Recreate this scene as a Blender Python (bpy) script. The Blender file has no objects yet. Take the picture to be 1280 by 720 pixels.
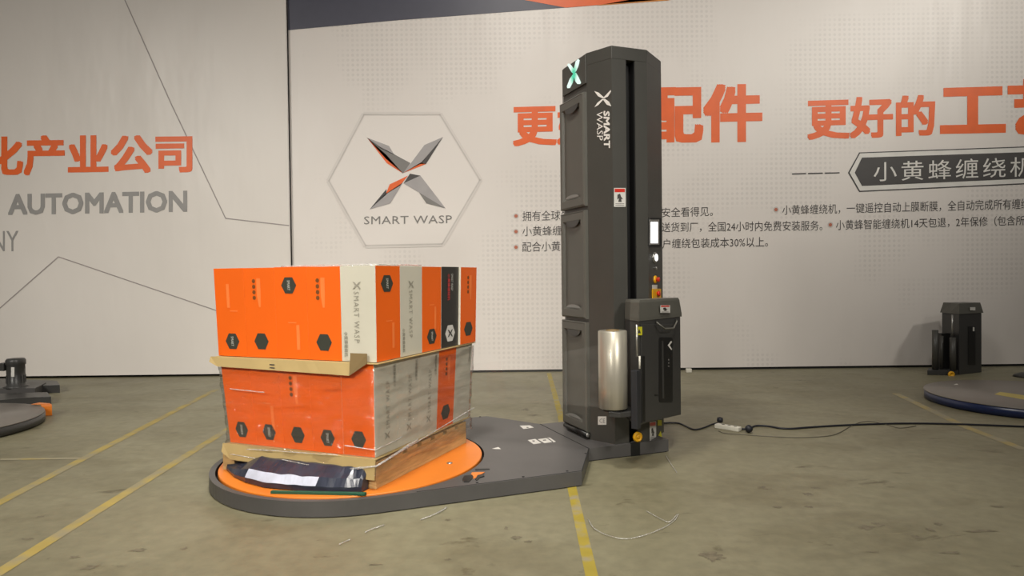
import bpy, bmesh, math, random
from mathutils import Vector, Matrix, noise as mn
random.seed(7)
S = bpy.context.scene
COL = S.collection

# ---------------------------------------------------------------- camera, world, lights, exposure
CAM_H, F, PITCH, ROLL = 1.22, 846.0, 0.0174, 0.0119
cam_d = bpy.data.cameras.new('camera')
cam_d.sensor_width = 36.0
cam_d.lens = 36.0 * F / 1280.0
cam = bpy.data.objects.new('camera', cam_d)
COL.objects.link(cam)
cam.location = (0, 0, CAM_H)
cam.matrix_world = (Matrix.Translation((0, 0, CAM_H)) @ Matrix.Rotation(math.pi / 2 - PITCH, 4, 'X')
                    @ Matrix.Rotation(-ROLL, 4, 'Z'))
S.camera = cam

w = bpy.data.worlds.new('world')
S.world = w
w.use_nodes = True
bg = w.node_tree.nodes['Background']
bg.inputs['Color'].default_value = (1.0, 0.955, 0.90, 1)
bg.inputs['Strength'].default_value = 0.075


def lamp(x, y, z, power, size=0.7, col=(1.0, 0.955, 0.87), aim=None, spread=90):
    l = bpy.data.lights.new('hall_lamp', 'AREA')  # hall lamps and the added unseen fill lamps alike
    l.shape = 'DISK'
    l.size = size
    l.energy = power
    l.color = col
    l.spread = math.radians(spread)
    o = bpy.data.objects.new('hall_lamp', l)
    COL.objects.link(o)
    o.location = (x, y, z)
    if aim:
        o.rotation_euler = (Vector(aim) - Vector((x, y, z))).to_track_quat('-Z', 'Y').to_euler()
    return o


lamp(8.8, 1.6, 7.0, 49, 0.6, aim=(5.6, 8.58, 4.6), spread=75)
lamp(-2.3, 1.6, 6.45, 10, 0.6, aim=(-1.0, 8.5, 2.6), spread=90)
lamp(-7.0, -3.0, 5.5, 40, 1.0, aim=(-3.0, 8.5, 1.0), spread=60)  # from here on, added unseen lamps, fitted to wall and floor brightness
lamp(-1.0, 3.0, 7.0, 135, 1.0, aim=(-1.0, 3.0, 0.0), spread=120)
lamp(0.5, 0.0, 6.5, 56, 1.0, aim=(0.0, 5.5, 0.0), spread=90)
lamp(6.0, -1.0, 6.5, 16, 1.0, aim=(4.2, 8.58, 3.9), spread=40)
lamp(-7.0, 0.0, 6.0, 42, 1.0, aim=(-6.0, 8.58, 1.0), spread=70)
lamp(0.3, 4.0, 6.8, 36, 1.0, aim=(0.3, 8.58, 3.2), spread=90)
lamp(-2.6, -3.0, 4.4, 20, 1.0, aim=(-1.1, 4.0, 0.4), spread=42)  # added fill lamp to brighten the left face of the load
lamp(4.2, -2.4, 5.0, 20, 1.0, aim=(-0.4, 4.2, 0.6), spread=45)  # added fill lamp to brighten the right face of the load
S.view_settings.view_transform = 'Standard'
S.view_settings.look = 'None'
S.view_settings.gamma = 1.0
S.view_settings.use_curve_mapping = False
S.view_settings.exposure = 0.0

# ---------------------------------------------------------------- where a line of sight meets a real plane
CR, SR = math.cos(ROLL), math.sin(ROLL)
CP, SP = math.cos(PITCH), math.sin(PITCH)
EYE = Vector((0, 0, CAM_H))


def ray(X, Y):
    a, b = X - 640, Y - 360
    x = CR * a - SR * b
    up = -(SR * a + CR * b)
    return Vector((x, F * CP + up * SP, up * CP - F * SP))


def on_plane(X, Y, p0, n):
    d = ray(X, Y)
    return EYE + d * ((Vector(p0) - EYE).dot(n) / d.dot(n))


def FL(X, Y, z=0.0): return on_plane(X, Y, (0, 0, z), Vector((0, 0, 1)))
def AY(X, Y, D): return on_plane(X, Y, (0, D, 0), Vector((0, 1, 0)))


# ---------------------------------------------------------------- materials
def srgb(r, g, b):
    f = lambda c: (c / 255 / 12.92) if c <= 10.3 else (((c / 255) + 0.055) / 1.055) ** 2.4
    return (f(r), f(g), f(b), 1)


def material(name, col, rough=0.5, metal=0.0, var=0.06, scale=6.0, bump=0.0, bscale=60.0, coat=0.0, stretch=(1, 1, 1)):
    m = bpy.data.materials.new(name)
    m.use_nodes = True
    nt = m.node_tree
    b = nt.nodes['Principled BSDF']
    b.inputs['Roughness'].default_value = rough
    b.inputs['Metallic'].default_value = metal
    b.inputs['Coat Weight'].default_value = coat
    tc = nt.nodes.new('ShaderNodeTexCoord')
    mp = nt.nodes.new('ShaderNodeMapping')
    mp.inputs['Scale'].default_value = stretch
    nt.links.new(tc.outputs['Object'], mp.inputs['Vector'])
    nz = nt.nodes.new('ShaderNodeTexNoise')
    nz.inputs['Scale'].default_value = scale
    nz.inputs['Detail'].default_value = 5
    nt.links.new(mp.outputs[0], nz.inputs['Vector'])
    r = nt.nodes.new('ShaderNodeValToRGB')
    r.color_ramp.elements[0].position = 0.3
    r.color_ramp.elements[1].position = 0.7
    r.color_ramp.elements[0].color = tuple(c * (1 - var) for c in col[:3]) + (1,)
    r.color_ramp.elements[1].color = tuple(min(1, c * (1 + var)) for c in col[:3]) + (1,)
    nt.links.new(nz.outputs['Fac'], r.inputs['Fac'])
    nt.links.new(r.outputs['Color'], b.inputs['Base Color'])
    if bump:
        n2 = nt.nodes.new('ShaderNodeTexNoise')
        n2.inputs['Scale'].default_value = bscale
        n2.inputs['Detail'].default_value = 3
        nt.links.new(mp.outputs[0], n2.inputs['Vector'])
        bp = nt.nodes.new('ShaderNodeBump')
        bp.inputs['Strength'].default_value = bump
        bp.inputs['Distance'].default_value = 0.01
        nt.links.new(n2.outputs['Fac'], bp.inputs['Height'])
        nt.links.new(bp.outputs[0], b.inputs['Normal'])
    return m


def emitter(name, col, strength):
    m = material(name, col, 0.4)
    b = m.node_tree.nodes['Principled BSDF']
    b.inputs['Emission Color'].default_value = col
    b.inputs['Emission Strength'].default_value = strength
    return m


def film_material(name, haze=0.08, gloss=0.14, rough=0.12, bump=0.5, bscale=9.0, stretch=(1, 1, 6), tint=(1, 1, 1, 1), bdist=0.02):
    m = bpy.data.materials.new(name)
    m.use_nodes = True
    nt = m.node_tree
    nt.nodes.clear()
    N = nt.nodes.new
    out = N('ShaderNodeOutputMaterial')
    tr = N('ShaderNodeBsdfTransparent')
    tr.inputs[0].default_value = tint
    gl = N('ShaderNodeBsdfGlossy')
    gl.inputs['Roughness'].default_value = rough
    df = N('ShaderNodeBsdfDiffuse')
    df.inputs['Color'].default_value = (0.8, 0.78, 0.74, 1)
    m1 = N('ShaderNodeMixShader')
    m2 = N('ShaderNodeMixShader')
    fr = N('ShaderNodeFresnel')
    fr.inputs['IOR'].default_value = 1.45
    ad = N('ShaderNodeMath')
    ad.operation = 'MULTIPLY_ADD'
    ad.inputs[1].default_value = 0.45
    ad.inputs[2].default_value = gloss - 0.04
    tc = N('ShaderNodeTexCoord')
    mp = N('ShaderNodeMapping')
    mp.inputs['Scale'].default_value = stretch
    nz = N('ShaderNodeTexNoise')
    nz.inputs['Scale'].default_value = bscale
    nz.inputs['Detail'].default_value = 4
    nz.inputs['Distortion'].default_value = 0.8
    bp = N('ShaderNodeBump')
    bp.inputs['Strength'].default_value = bump
    bp.inputs['Distance'].default_value = bdist
    mr = N('ShaderNodeMapRange')
    mr.inputs['From Min'].default_value = 0.35
    mr.inputs['From Max'].default_value = 0.75
    mr.inputs['To Min'].default_value = haze * 0.4
    mr.inputs['To Max'].default_value = haze * 2.0
    L = nt.links.new
    L(tc.outputs['Object'], mp.inputs[0])
    L(mp.outputs[0], nz.inputs['Vector'])
    L(nz.outputs['Fac'], bp.inputs['Height'])
    L(bp.outputs[0], gl.inputs['Normal'])
    L(nz.outputs['Fac'], mr.inputs['Value'])
    L(fr.outputs[0], ad.inputs[0])
    L(mr.outputs[0], m1.inputs[0])
    L(tr.outputs[0], m1.inputs[1])
    L(df.outputs[0], m1.inputs[2])
    L(ad.outputs[0], m2.inputs[0])
    L(m1.outputs[0], m2.inputs[1])
    L(gl.outputs[0], m2.inputs[2])
    L(m2.outputs[0], out.inputs['Surface'])
    return m


def floor_material():
    m = bpy.data.materials.new('concrete')
    m.use_nodes = True
    nt = m.node_tree
    b = nt.nodes['Principled BSDF']
    N, L = nt.nodes.new, nt.links.new
    tc = N('ShaderNodeTexCoord')

    def nz(scale, detail, stretch=(1, 1, 1), dist=0.0, rough=0.55):
        mp = N('ShaderNodeMapping')
        mp.inputs['Scale'].default_value = stretch
        L(tc.outputs['Object'], mp.inputs[0])
        n = N('ShaderNodeTexNoise')
        n.inputs['Scale'].default_value = scale
        n.inputs['Detail'].default_value = detail
        n.inputs['Distortion'].default_value = dist
        n.inputs['Roughness'].default_value = rough
        L(mp.outputs[0], n.inputs['Vector'])
        return n.outputs['Fac']

    def ramp(src, p0, c0, p1, c1):
        r = N('ShaderNodeValToRGB')
        r.color_ramp.elements[0].position, r.color_ramp.elements[0].color = p0, c0
        r.color_ramp.elements[1].position, r.color_ramp.elements[1].color = p1, c1
        L(src, r.inputs[0])
        return r.outputs[0]

    def mix(fac, a, bb, mode='MIX'):
        x = N('ShaderNodeMix')
        x.data_type = 'RGBA'
        x.blend_type = mode
        if isinstance(fac, float): x.inputs[0].default_value = fac
        else: L(fac, x.inputs[0])
        L(a, x.inputs[6])
        L(bb, x.inputs[7])
        return x.outputs[2]
    base = ramp(nz(0.55, 6, dist=0.4), 0.35, FLOOR_A, 0.65, FLOOR_B)
    fine = ramp(nz(14, 8), 0.3, (0.86, 0.86, 0.86, 1), 0.7, (1.1, 1.1, 1.1, 1))
    c = mix(1.0, base, fine, 'MULTIPLY')
    st = ramp(nz(4.2, 5, (0.75, 1.5, 1), 0.5, 0.62), 0.27, (0.45, 0.42, 0.36, 1), 0.37, (1, 1, 1, 1))
    c = mix(1.0, c, st, 'MULTIPLY')
    st2 = ramp(nz(1.1, 4, (1, 1.8, 1), 1.2), 0.30, (0.80, 0.78, 0.74, 1), 0.5, (1, 1, 1, 1))
    c = mix(1.0, c, st2, 'MULTIPLY')
    sc = ramp(nz(2.6, 3, (1.0, 7.0, 1), 1.6), 0.70, (1, 1, 1, 1), 0.78, (1.28, 1.27, 1.24, 1))
    c = mix(0.7, c, sc, 'MULTIPLY')
    L(c, b.inputs['Base Color'])
    rr = N('ShaderNodeMapRange')
    rr.inputs['To Min'].default_value = 0.38
    rr.inputs['To Max'].default_value = 0.62
    L(nz(2.0, 5), rr.inputs[0])
    L(rr.outputs[0], b.inputs['Roughness'])
    bp = N('ShaderNodeBump')
    bp.inputs['Strength'].default_value = 0.12
    bp.inputs['Distance'].default_value = 0.01
    L(nz(22, 6), bp.inputs['Height'])
    L(bp.outputs[0], b.inputs['Normal'])
    return m


def banner_material(name, ca, cb, dots):
    """vinyl cloth, faint ripples, with a printed halftone of fine dots on the right banner"""
    m = material(name, ca, 0.42, var=0.02, scale=0.7)
    nt = m.node_tree
    N, L = nt.nodes.new, nt.links.new
    b = nt.nodes['Principled BSDF']
    tc = N('ShaderNodeTexCoord')
    n1 = N('ShaderNodeTexNoise')
    n1.inputs['Scale'].default_value = 0.9
    n1.inputs['Detail'].default_value = 3
    mp = N('ShaderNodeMapping')
    mp.inputs['Scale'].default_value = (1.8, 1, 0.6)
    L(tc.outputs['Object'], mp.inputs[0])
    L(mp.outputs[0], n1.inputs['Vector'])
    bp = N('ShaderNodeBump')
    bp.inputs['Strength'].default_value = 0.55
    bp.inputs['Distance'].default_value = 0.05
    L(n1.outputs['Fac'], bp.inputs['Height'])
    L(bp.outputs[0], b.inputs['Normal'])
    if dots:
        sp = N('ShaderNodeSeparateXYZ')
        L(tc.outputs['Object'], sp.inputs[0])
        acc = []
        for ax in ('X', 'Z'):
            a = N('ShaderNodeMath'); a.operation = 'MULTIPLY'; a.inputs[1].default_value = 1 / 0.062
            L(sp.outputs[ax], a.inputs[0])
            f = N('ShaderNodeMath'); f.operation = 'FRACT'; L(a.outputs[0], f.inputs[0])
            s = N('ShaderNodeMath'); s.operation = 'SUBTRACT'; s.inputs[1].default_value = 0.5; L(f.outputs[0], s.inputs[0])
            q = N('ShaderNodeMath'); q.operation = 'MULTIPLY'; L(s.outputs[0], q.inputs[0]); L(s.outputs[0], q.inputs[1])
            acc.append(q)
        d = N('ShaderNodeMath'); d.operation = 'ADD'
        L(acc[0].outputs[0], d.inputs[0]); L(acc[1].outputs[0], d.inputs[1])
        lt = N('ShaderNodeMath'); lt.operation = 'LESS_THAN'; lt.inputs[1].default_value = 0.085
        L(d.outputs[0], lt.inputs[0])
        n2 = N('ShaderNodeTexNoise'); n2.inputs['Scale'].default_value = 0.55; n2.inputs['Detail'].default_value = 4
        L(tc.outputs['Object'], n2.inputs['Vector'])
        gt = N('ShaderNodeMapRange')
        gt.inputs['From Min'].default_value = 0.48; gt.inputs['From Max'].default_value = 0.54
        L(n2.outputs['Fac'], gt.inputs[0])
        mu = N('ShaderNodeMath'); mu.operation = 'MULTIPLY'
        L(lt.outputs[0], mu.inputs[0]); L(gt.outputs[0], mu.inputs[1])
        mx = N('ShaderNodeMix'); mx.data_type = 'RGBA'
        L(mu.outputs[0], mx.inputs[0])
        src = b.inputs['Base Color'].links[0].from_socket
        L(src, mx.inputs[6])
        mx.inputs[7].default_value = cb
        L(mx.outputs[2], b.inputs['Base Color'])
    return m


def worn_paint(name, col, under, lo=0.42, hi=0.6, scale=7):
    m = material(name, col, 0.6, var=0.1)
    nt = m.node_tree
    b = nt.nodes['Principled BSDF']
    src = b.inputs['Base Color'].links[0].from_socket
    n = nt.nodes.new('ShaderNodeTexNoise')
    n.inputs['Scale'].default_value = scale
    n.inputs['Detail'].default_value = 7
    tc = nt.nodes.new('ShaderNodeTexCoord')
    nt.links.new(tc.outputs['Object'], n.inputs['Vector'])
    r = nt.nodes.new('ShaderNodeMapRange')
    r.inputs['From Min'].default_value = lo
    r.inputs['From Max'].default_value = hi
    nt.links.new(n.outputs['Fac'], r.inputs[0])
    x = nt.nodes.new('ShaderNodeMix')
    x.data_type = 'RGBA'
    nt.links.new(r.outputs[0], x.inputs[0])
    x.inputs[6].default_value = under
    nt.links.new(src, x.inputs[7])
    nt.links.new(x.outputs[2], b.inputs['Base Color'])
    return m


def wood_material(name, a):
    m = material(name, a, 0.7, var=0.28, scale=5, bump=0.3, bscale=40, stretch=(1, 1, 7))
    return m


FLOOR_A = (0.180, 0.163, 0.099, 1)
FLOOR_B = (0.246, 0.226, 0.145, 1)
M = dict(
    floor=floor_material(),
    wall=material('plain_wall', (0.30, 0.28, 0.25, 1), 0.8),
    ban_l=banner_material('banner_cloth_left', (0.72, 0.675, 0.63, 1), None, False),
    ban_r=banner_material('banner_cloth_right', (0.75, 0.70, 0.66, 1), (0.675, 0.63, 0.595, 1), True),
    black=material('black_gap', (0.012, 0.012, 0.012, 1), 0.7),
    p_orange=material('orange_print', (0.80, 0.125, 0.014, 1), 0.45),
    p_orange2=material('yellow_orange_print', (0.75, 0.27, 0.05, 1), 0.45),
    p_grey=material('grey_print', (0.20, 0.19, 0.18, 1), 0.5),
    p_dark=material('dark_print', (0.055, 0.05, 0.048, 1), 0.5),
    p_navy=material('navy_print', (0.055, 0.055, 0.085, 1), 0.45),
    p_line=material('grey_line_print', (0.33, 0.29, 0.28, 1), 0.5),
    p_white=material('white_print', (0.72, 0.70, 0.66, 1), 0.5),
    p_silver=material('silver_print', (0.36, 0.34, 0.34, 1), 0.45),
    p_shade=material('soft_grey_print', (0.56, 0.52, 0.49, 1), 0.45),
    p_shade2=material('faint_grey_print', (0.68, 0.635, 0.60, 1), 0.45, var=0.01),
    p_hex=material('pale_hexagon_print', (0.77, 0.72, 0.68, 1), 0.42, var=0.008, scale=1),
    p_rust=material('rust_dot_print', (0.45, 0.14, 0.08, 1), 0.5),
    body=material('dark_grey_powder_coat', (0.056, 0.054, 0.047, 1), 0.42, var=0.05),
    body2=material('mid_grey_powder_coat', (0.092, 0.089, 0.076, 1), 0.40, var=0.05),
    deck=material('deck_grey_paint', (0.082, 0.078, 0.076, 1), 0.45, var=0.12, scale=3),
    dark=material('near_black_plastic', (0.008, 0.008, 0.008, 1), 0.4),
    anthr=material('anthracite_steel', (0.042, 0.041, 0.039, 1), 0.38, var=0.06),
    cap2=material('pale_grey_plastic', (0.20, 0.20, 0.19, 1), 0.35),  # colours the highlight painted on the door pockets
    p_mid=material('mid_grey_print', (0.29, 0.28, 0.27, 1), 0.5),
    line2=worn_paint('faded_yellow_floor_paint', (0.37, 0.28, 0.075, 1), (0.27, 0.235, 0.14, 1), 0.38, 0.56, 5),
    cap=material('olive_grey_plastic', (0.098, 0.095, 0.080, 1), 0.45),
    orange=material('orange_turntable_paint', (0.72, 0.20, 0.022, 1), 0.42, var=0.08, scale=3),
    c_orange=material('orange_carton', (0.88, 0.135, 0.006, 1), 0.42, var=0.035, scale=3),
    c_white=material('white_carton', (0.60, 0.57, 0.47, 1), 0.45, var=0.04, scale=4),
    c_black=material('black_carton', (0.035, 0.033, 0.030, 1), 0.4),
    c_hex=material('charcoal_carton_print', (0.045, 0.047, 0.036, 1), 0.45),
    c_light=material('pale_orange_carton_print', (0.95, 0.22, 0.045, 1), 0.45),
    c_dot=material('brown_carton_print', (0.19, 0.06, 0.012, 1), 0.5),
    c_txt=material('grey_carton_print', (0.33, 0.31, 0.25, 1), 0.5),
    c_wtxt=material('pale_carton_print', (0.55, 0.55, 0.50, 1), 0.5),
    c_red=material('red_carton_print', (0.55, 0.05, 0.05, 1), 0.5),
    kraft=material('kraft_board', (0.43, 0.31, 0.13, 1), 0.65, var=0.07, scale=3),
    kraftd=material('kraft_board_inner', (0.20, 0.135, 0.055, 1), 0.7, var=0.07, scale=3),
    wood=wood_material('pallet_wood', (0.54, 0.36, 0.15, 1)),
    navy2=material('blue_black_plastic', (0.024, 0.025, 0.029, 1), 0.4),
    navy=material('navy_plastic_sheet', (0.030, 0.034, 0.052, 1), 0.25, var=0.3, scale=8),
    silverp=material('silvery_plastic_sheet', (0.50, 0.52, 0.62, 1), 0.30, var=0.2, scale=9),  # pale colour of the highlight painted on the navy sheet
    green=material('green_plastic', (0.012, 0.085, 0.045, 1), 0.5),
    steel=material('brushed_steel', (0.45, 0.44, 0.42, 1), 0.3, 0.8),
    roll=material('stretch_film_layers', (0.43, 0.40, 0.33, 1), 0.36, 0.55, var=0.16, scale=4, coat=0.25, stretch=(6, 6, 0.25)),
    sticker=material('white_sticker', (0.66, 0.64, 0.60, 1), 0.5),
    red=material('red_plastic', (0.62, 0.03, 0.015, 1), 0.35),
    yellow=material('yellow_plastic', (0.82, 0.42, 0.01, 1), 0.4),
    ylabel=material('yellow_label', (0.62, 0.58, 0.02, 1), 0.5),
    blue=material('navy_blue_paint', (0.010, 0.020, 0.075, 1), 0.3),
    disc=material('grey_checker_steel', (0.20, 0.18, 0.16, 1), 0.42, var=0.1, scale=2),
    tape=material('yellow_tape', (0.50, 0.40, 0.10, 1), 0.5),
    line=worn_paint('worn_yellow_paint', (0.345, 0.265, 0.035, 1), (0.29, 0.255, 0.165, 1), 0.36, 0.5),
    faint=worn_paint('faded_yellow_paint', (0.36, 0.285, 0.115, 1), (0.29, 0.26, 0.175, 1), 0.40, 0.62),
    stain=material('dark_floor_stain', (0.145, 0.125, 0.08, 1), 0.5, var=0.3, scale=30),
    cable=material('black_rubber', (0.012, 0.013, 0.02, 1), 0.5),
    gcable=material('grey_rubber', (0.14, 0.125, 0.095, 1), 0.5),
    whitep=material('white_plastic', (0.72, 0.69, 0.60, 1), 0.4),
    screen=emitter('lit_screen', (0.95, 0.97, 1.0, 1), 1.6),
    bulb=emitter('lit_button', (1.0, 0.98, 0.94, 1), 2.2),
    film=film_material('clear_stretch_film', 0.016, 0.10, 0.09, 1.0, 3.2, (1, 1, 6), bdist=0.12),
    filmt=film_material('taut_stretch_film', 0.025, 0.05, 0.10, 0.15, 3.0, (1, 1, 3)),
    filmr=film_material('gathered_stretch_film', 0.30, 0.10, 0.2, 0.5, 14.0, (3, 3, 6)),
)


def led_material():
    m = emitter('backlit_emblem', (0.9, 1.0, 0.96, 1), 0.95)
    nt = m.node_tree
    b = nt.nodes['Principled BSDF']
    tc = nt.nodes.new('ShaderNodeTexCoord')
    gr = nt.nodes.new('ShaderNodeVectorMath')
    gr.operation = 'DISTANCE'
    gr.inputs[1].default_value = (0.5, 0.5, 0.47)
    nt.links.new(tc.outputs['Generated'], gr.inputs[0])
    r = nt.nodes.new('ShaderNodeValToRGB')
    r.color_ramp.elements[0].position, r.color_ramp.elements[0].color = 0.14, (0.05, 0.62, 0.36, 1)
    r.color_ramp.elements[1].position, r.color_ramp.elements[1].color = 0.42, (0.85, 1.0, 0.93, 1)
    for l_ in list(b.inputs['Base Color'].links): nt.links.remove(l_)
    b.inputs['Base Color'].default_value = (0.05, 0.12, 0.09, 1)
    nt.links.new(gr.outputs['Value'], r.inputs[0])
    nt.links.new(r.outputs[0], b.inputs['Emission Color'])
    return m


M['led'] = led_material()


# ---------------------------------------------------------------- building helpers
def tag(o, label=None, cat=None, group=None, kind=None):
    if label: o['label'] = label
    if cat: o['category'] = cat
    if group: o['group'] = group
    if kind: o['kind'] = kind
    return o


def root_of(o):
    while o.parent: o = o.parent
    return o


def thing(name, loc, label, cat, group=None):
    o = bpy.data.objects.new(name, None)
    o.empty_display_size = 0.1
    COL.objects.link(o)
    o.location = loc
    return tag(o, label, cat, group)


def world_loc(o):
    v = Vector((0, 0, 0))
    while o:
        v += o.location
        o = o.parent
    return v


class B:
    """collects shapes (world coordinates) and links them as one mesh object"""

    def __init__(s):
        s.bm = bmesh.new()
        s.mats = []

    def mi(s, m):
        if m not in s.mats: s.mats.append(m)
        return s.mats.index(m)

    def faces(s, pts, fs, m):
        k = s.mi(m)
        vs = [s.bm.verts.new(p) for p in pts]
        out = []
        for f in fs:
            try:
                g = s.bm.faces.new([vs[i] for i in f])
                g.material_index = k
                out.append(g)
            except ValueError:
                pass
        return out

    def hexa(s, p, m, bev=0.0, mats=None):
        """p: 8 points, four of the bottom anticlockwise from above, then four of the top"""
        fs = s.faces(p, [(3, 2, 1, 0), (4, 5, 6, 7), (0, 1, 5, 4), (1, 2, 6, 5), (2, 3, 7, 6), (3, 0, 4, 7)], m)
        if mats:
            for i, mm in mats.items(): fs[i].material_index = s.mi(mm)
        if bev:
            es = list({e for f in fs for e in f.edges})
            bmesh.ops.bevel(s.bm, geom=es, offset=bev, segments=2, profile=0.6, affect='EDGES', clamp_overlap=True)
        return s

    def box(s, o, a, b, c, m, bev=0.0):
        """o corner, a b c edge vectors (a x b points along c)"""
        o, a, b, c = map(Vector, (o, a, b, c))
        return s.hexa([o, o + a, o + a + b, o + b, o + c, o + a + c, o + a + b + c, o + b + c], m, bev)

    def prism(s, pts, z0, z1, m, bev=0.0, top=None, scale_top=None):
        """plan polygon (xy points, anticlockwise) from z0 to z1"""
        n = len(pts)
        tp = top or pts
        P = [Vector((p[0], p[1], z0)) for p in pts] + [Vector((p[0], p[1], z1)) for p in tp]
        fs = [tuple(reversed(range(n))), tuple(range(n, 2 * n))]
        fs += [(i, (i + 1) % n, n + (i + 1) % n, n + i) for i in range(n)]
        f = s.faces(P, fs, m)
        if bev:
            es = list({e for g in f for e in g.edges})
            bmesh.ops.bevel(s.bm, geom=es, offset=bev, segments=2, profile=0.6, affect='EDGES', clamp_overlap=True)
        return s

    def tube(s, pts, r, m, sides=8, caps=True):
        pts = [Vector(p) for p in pts]
        rings = []
        k = s.mi(m)
        up0 = Vector((0, 0, 1))
        for i, p in enumerate(pts):
            t = (pts[min(i + 1, len(pts) - 1)] - pts[max(i - 1, 0)]).normalized()
            up = up0 if abs(t.z) < 0.9 else Vector((0, 1, 0))
            a = t.cross(up).normalized()
            b = a.cross(t).normalized()
            rr = r[i] if isinstance(r, (list, tuple)) else r
            rings.append([s.bm.verts.new(p + rr * (math.cos(2 * math.pi * j / sides) * a + math.sin(2 * math.pi * j / sides) * b)) for j in range(sides)])
        for i in range(len(rings) - 1):
            for j in range(sides):
                f = s.bm.faces.new((rings[i][j], rings[i][(j + 1) % sides], rings[i + 1][(j + 1) % sides], rings[i + 1][j]))
                f.material_index = k
                f.smooth = True
        if caps:
            for rg in (rings[0], rings[-1]):
                f = s.bm.faces.new(rg)
                f.material_index = k
        return s

    def lathe(s, c, prof, m, axis=(0, 0, 1), seg=32):
        c, ax = Vector(c), Vector(axis).normalized()
        a = ax.orthogonal().normalized()
        b = ax.cross(a)
        k = s.mi(m)
        rings = []
        for r, h in prof:
            if r <= 1e-6:
                rings.append([s.bm.verts.new(c + ax * h)])
            else:
                rings.append([s.bm.verts.new(c + ax * h + r * (math.cos(2 * math.pi * j / seg) * a + math.sin(2 * math.pi * j / seg) * b)) for j in range(seg)])
        for i in range(len(rings) - 1):
            A, Bq = rings[i], rings[i + 1]
            for j in range(seg):
                q = [A[j % len(A)], A[(j + 1) % len(A)], Bq[(j + 1) % len(Bq)], Bq[j % len(Bq)]]
                u = []
                for v in q:
                    if v not in u: u.append(v)
                if len(u) >= 3:
                    f = s.bm.faces.new(u)
                    f.material_index = k
                    f.smooth = True
        return s

    def slab(s, pts, n, t, m):
        """flat polygon of any plane, thickness t along n"""
        n = Vector(n).normalized() * t
        pts = [Vector(p) for p in pts]
        k = len(pts)
        P = pts + [p + n for p in pts]
        s.faces(P, [tuple(reversed(range(k))), tuple(range(k, 2 * k))] + [(i, (i + 1) % k, k + (i + 1) % k, k + i) for i in range(k)], m)
        return s

    def build(s, name, parent=None, base=None, fix=True, smooth_angle=None):
        if fix: bmesh.ops.recalc_face_normals(s.bm, faces=s.bm.faces)
        vs = s.bm.verts
        if parent:
            loc = world_loc(parent)
        elif base is not None:
            loc = Vector(base)
        else:
            xs = [v.co for v in vs]
            loc = Vector(((min(v.x for v in xs) + max(v.x for v in xs)) / 2, (min(v.y for v in xs) + max(v.y for v in xs)) / 2, min(v.z for v in xs)))
        for v in vs: v.co -= loc
        me = bpy.data.meshes.new(name)
        s.bm.to_mesh(me)
        s.bm.free()
        for m in s.mats: me.materials.append(m)
        o = bpy.data.objects.new(name, me)
        COL.objects.link(o)
        if parent: o.parent = parent
        else: o.location = loc
        return o


_tc = {}


def glyphs(text, spacing=1.0):
    """outline of a line of writing as 2D points in its unit box, faces, and the box in ems"""
    key = (text, spacing)
    if key in _tc: return _tc[key]
    cu = bpy.data.curves.new('t', 'FONT')
    cu.body = text
    cu.resolution_u = 2
    cu.space_character = spacing
    ob = bpy.data.objects.new('t', cu)
    COL.objects.link(ob)
    bpy.context.view_layer.update()
    me = bpy.data.meshes.new_from_object(ob.evaluated_get(bpy.context.evaluated_depsgraph_get()))
    vs = [tuple(v.co[:2]) for v in me.vertices]
    fs = [tuple(p.vertices) for p in me.polygons]
    bpy.data.objects.remove(ob)
    bpy.data.curves.remove(cu)
    bpy.data.meshes.remove(me)
    x0, x1 = min(v[0] for v in vs), max(v[0] for v in vs)
    y0, y1 = min(v[1] for v in vs), max(v[1] for v in vs)
    _tc[key] = ([((x - x0) / (x1 - x0), (y - y0) / (y1 - y0)) for x, y in vs], fs, x1 - x0, y1 - y0)
    return _tc[key]


def letter(b, text, tl, tr, br, bl, m, bold=0.0, spacing=1.0):
    """bold: extra stroke width in ems, made by printing the line several times slightly shifted"""
    vs, fs, gw, gh = glyphs(text, spacing)
    tl, tr, br, bl = map(Vector, (tl, tr, br, bl))
    nrm = (tr - tl).cross(tl - bl).normalized()
    bold = max(bold, 0)
    bu, bv = bold / (gw + 2 * bold), bold / (gh + 2 * bold)
    sh = [(0, 0)] if bold <= 0 else [(-1, -1), (1, -1), (1, 1), (-1, 1), (0, -1), (1, 0), (0, 1), (-1, 0), (0, 0)]
    for q, (dx, dy) in enumerate(sh):
        P = []
        for u, v in vs:
            u = bu * (1 + dx) + u * (1 - 2 * bu)
            v = bv * (1 + dy) + v * (1 - 2 * bv)
            P.append((bl * (1 - u) + br * u) * (1 - v) + (tl * (1 - u) + tr * u) * v + nrm * (q * 0.00003))
        b.faces(P, fs, m)
    return b


# ================================================================ THE SETTING
WY = 8.58
b = B()
b.box((-14, -9, -0.1), (28, 0, 0), (0, 18.0, 0), (0, 0, 0.1), M['floor'])
floor = b.build('floor', base=(0, 0, 0))
tag(floor, 'worn olive grey concrete hall floor', kind='structure')
b = B()
b.box((-14, WY + 0.1, 0), (28, 0, 0), (0, 0.2, 0), (0, 0, 7.5), M['wall'])
wall = b.build('wall_back')
tag(wall, 'plain wall behind the printed banners', kind='structure')
b = B()
b.box((-14, WY + 0.02, 0), (28, 0, 0), (0, 0.08, 0), (0, 0, 0.06), M['black'])
tag(b.build('baseboard_back'), 'black strip along the foot of the banners', kind='structure')


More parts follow.
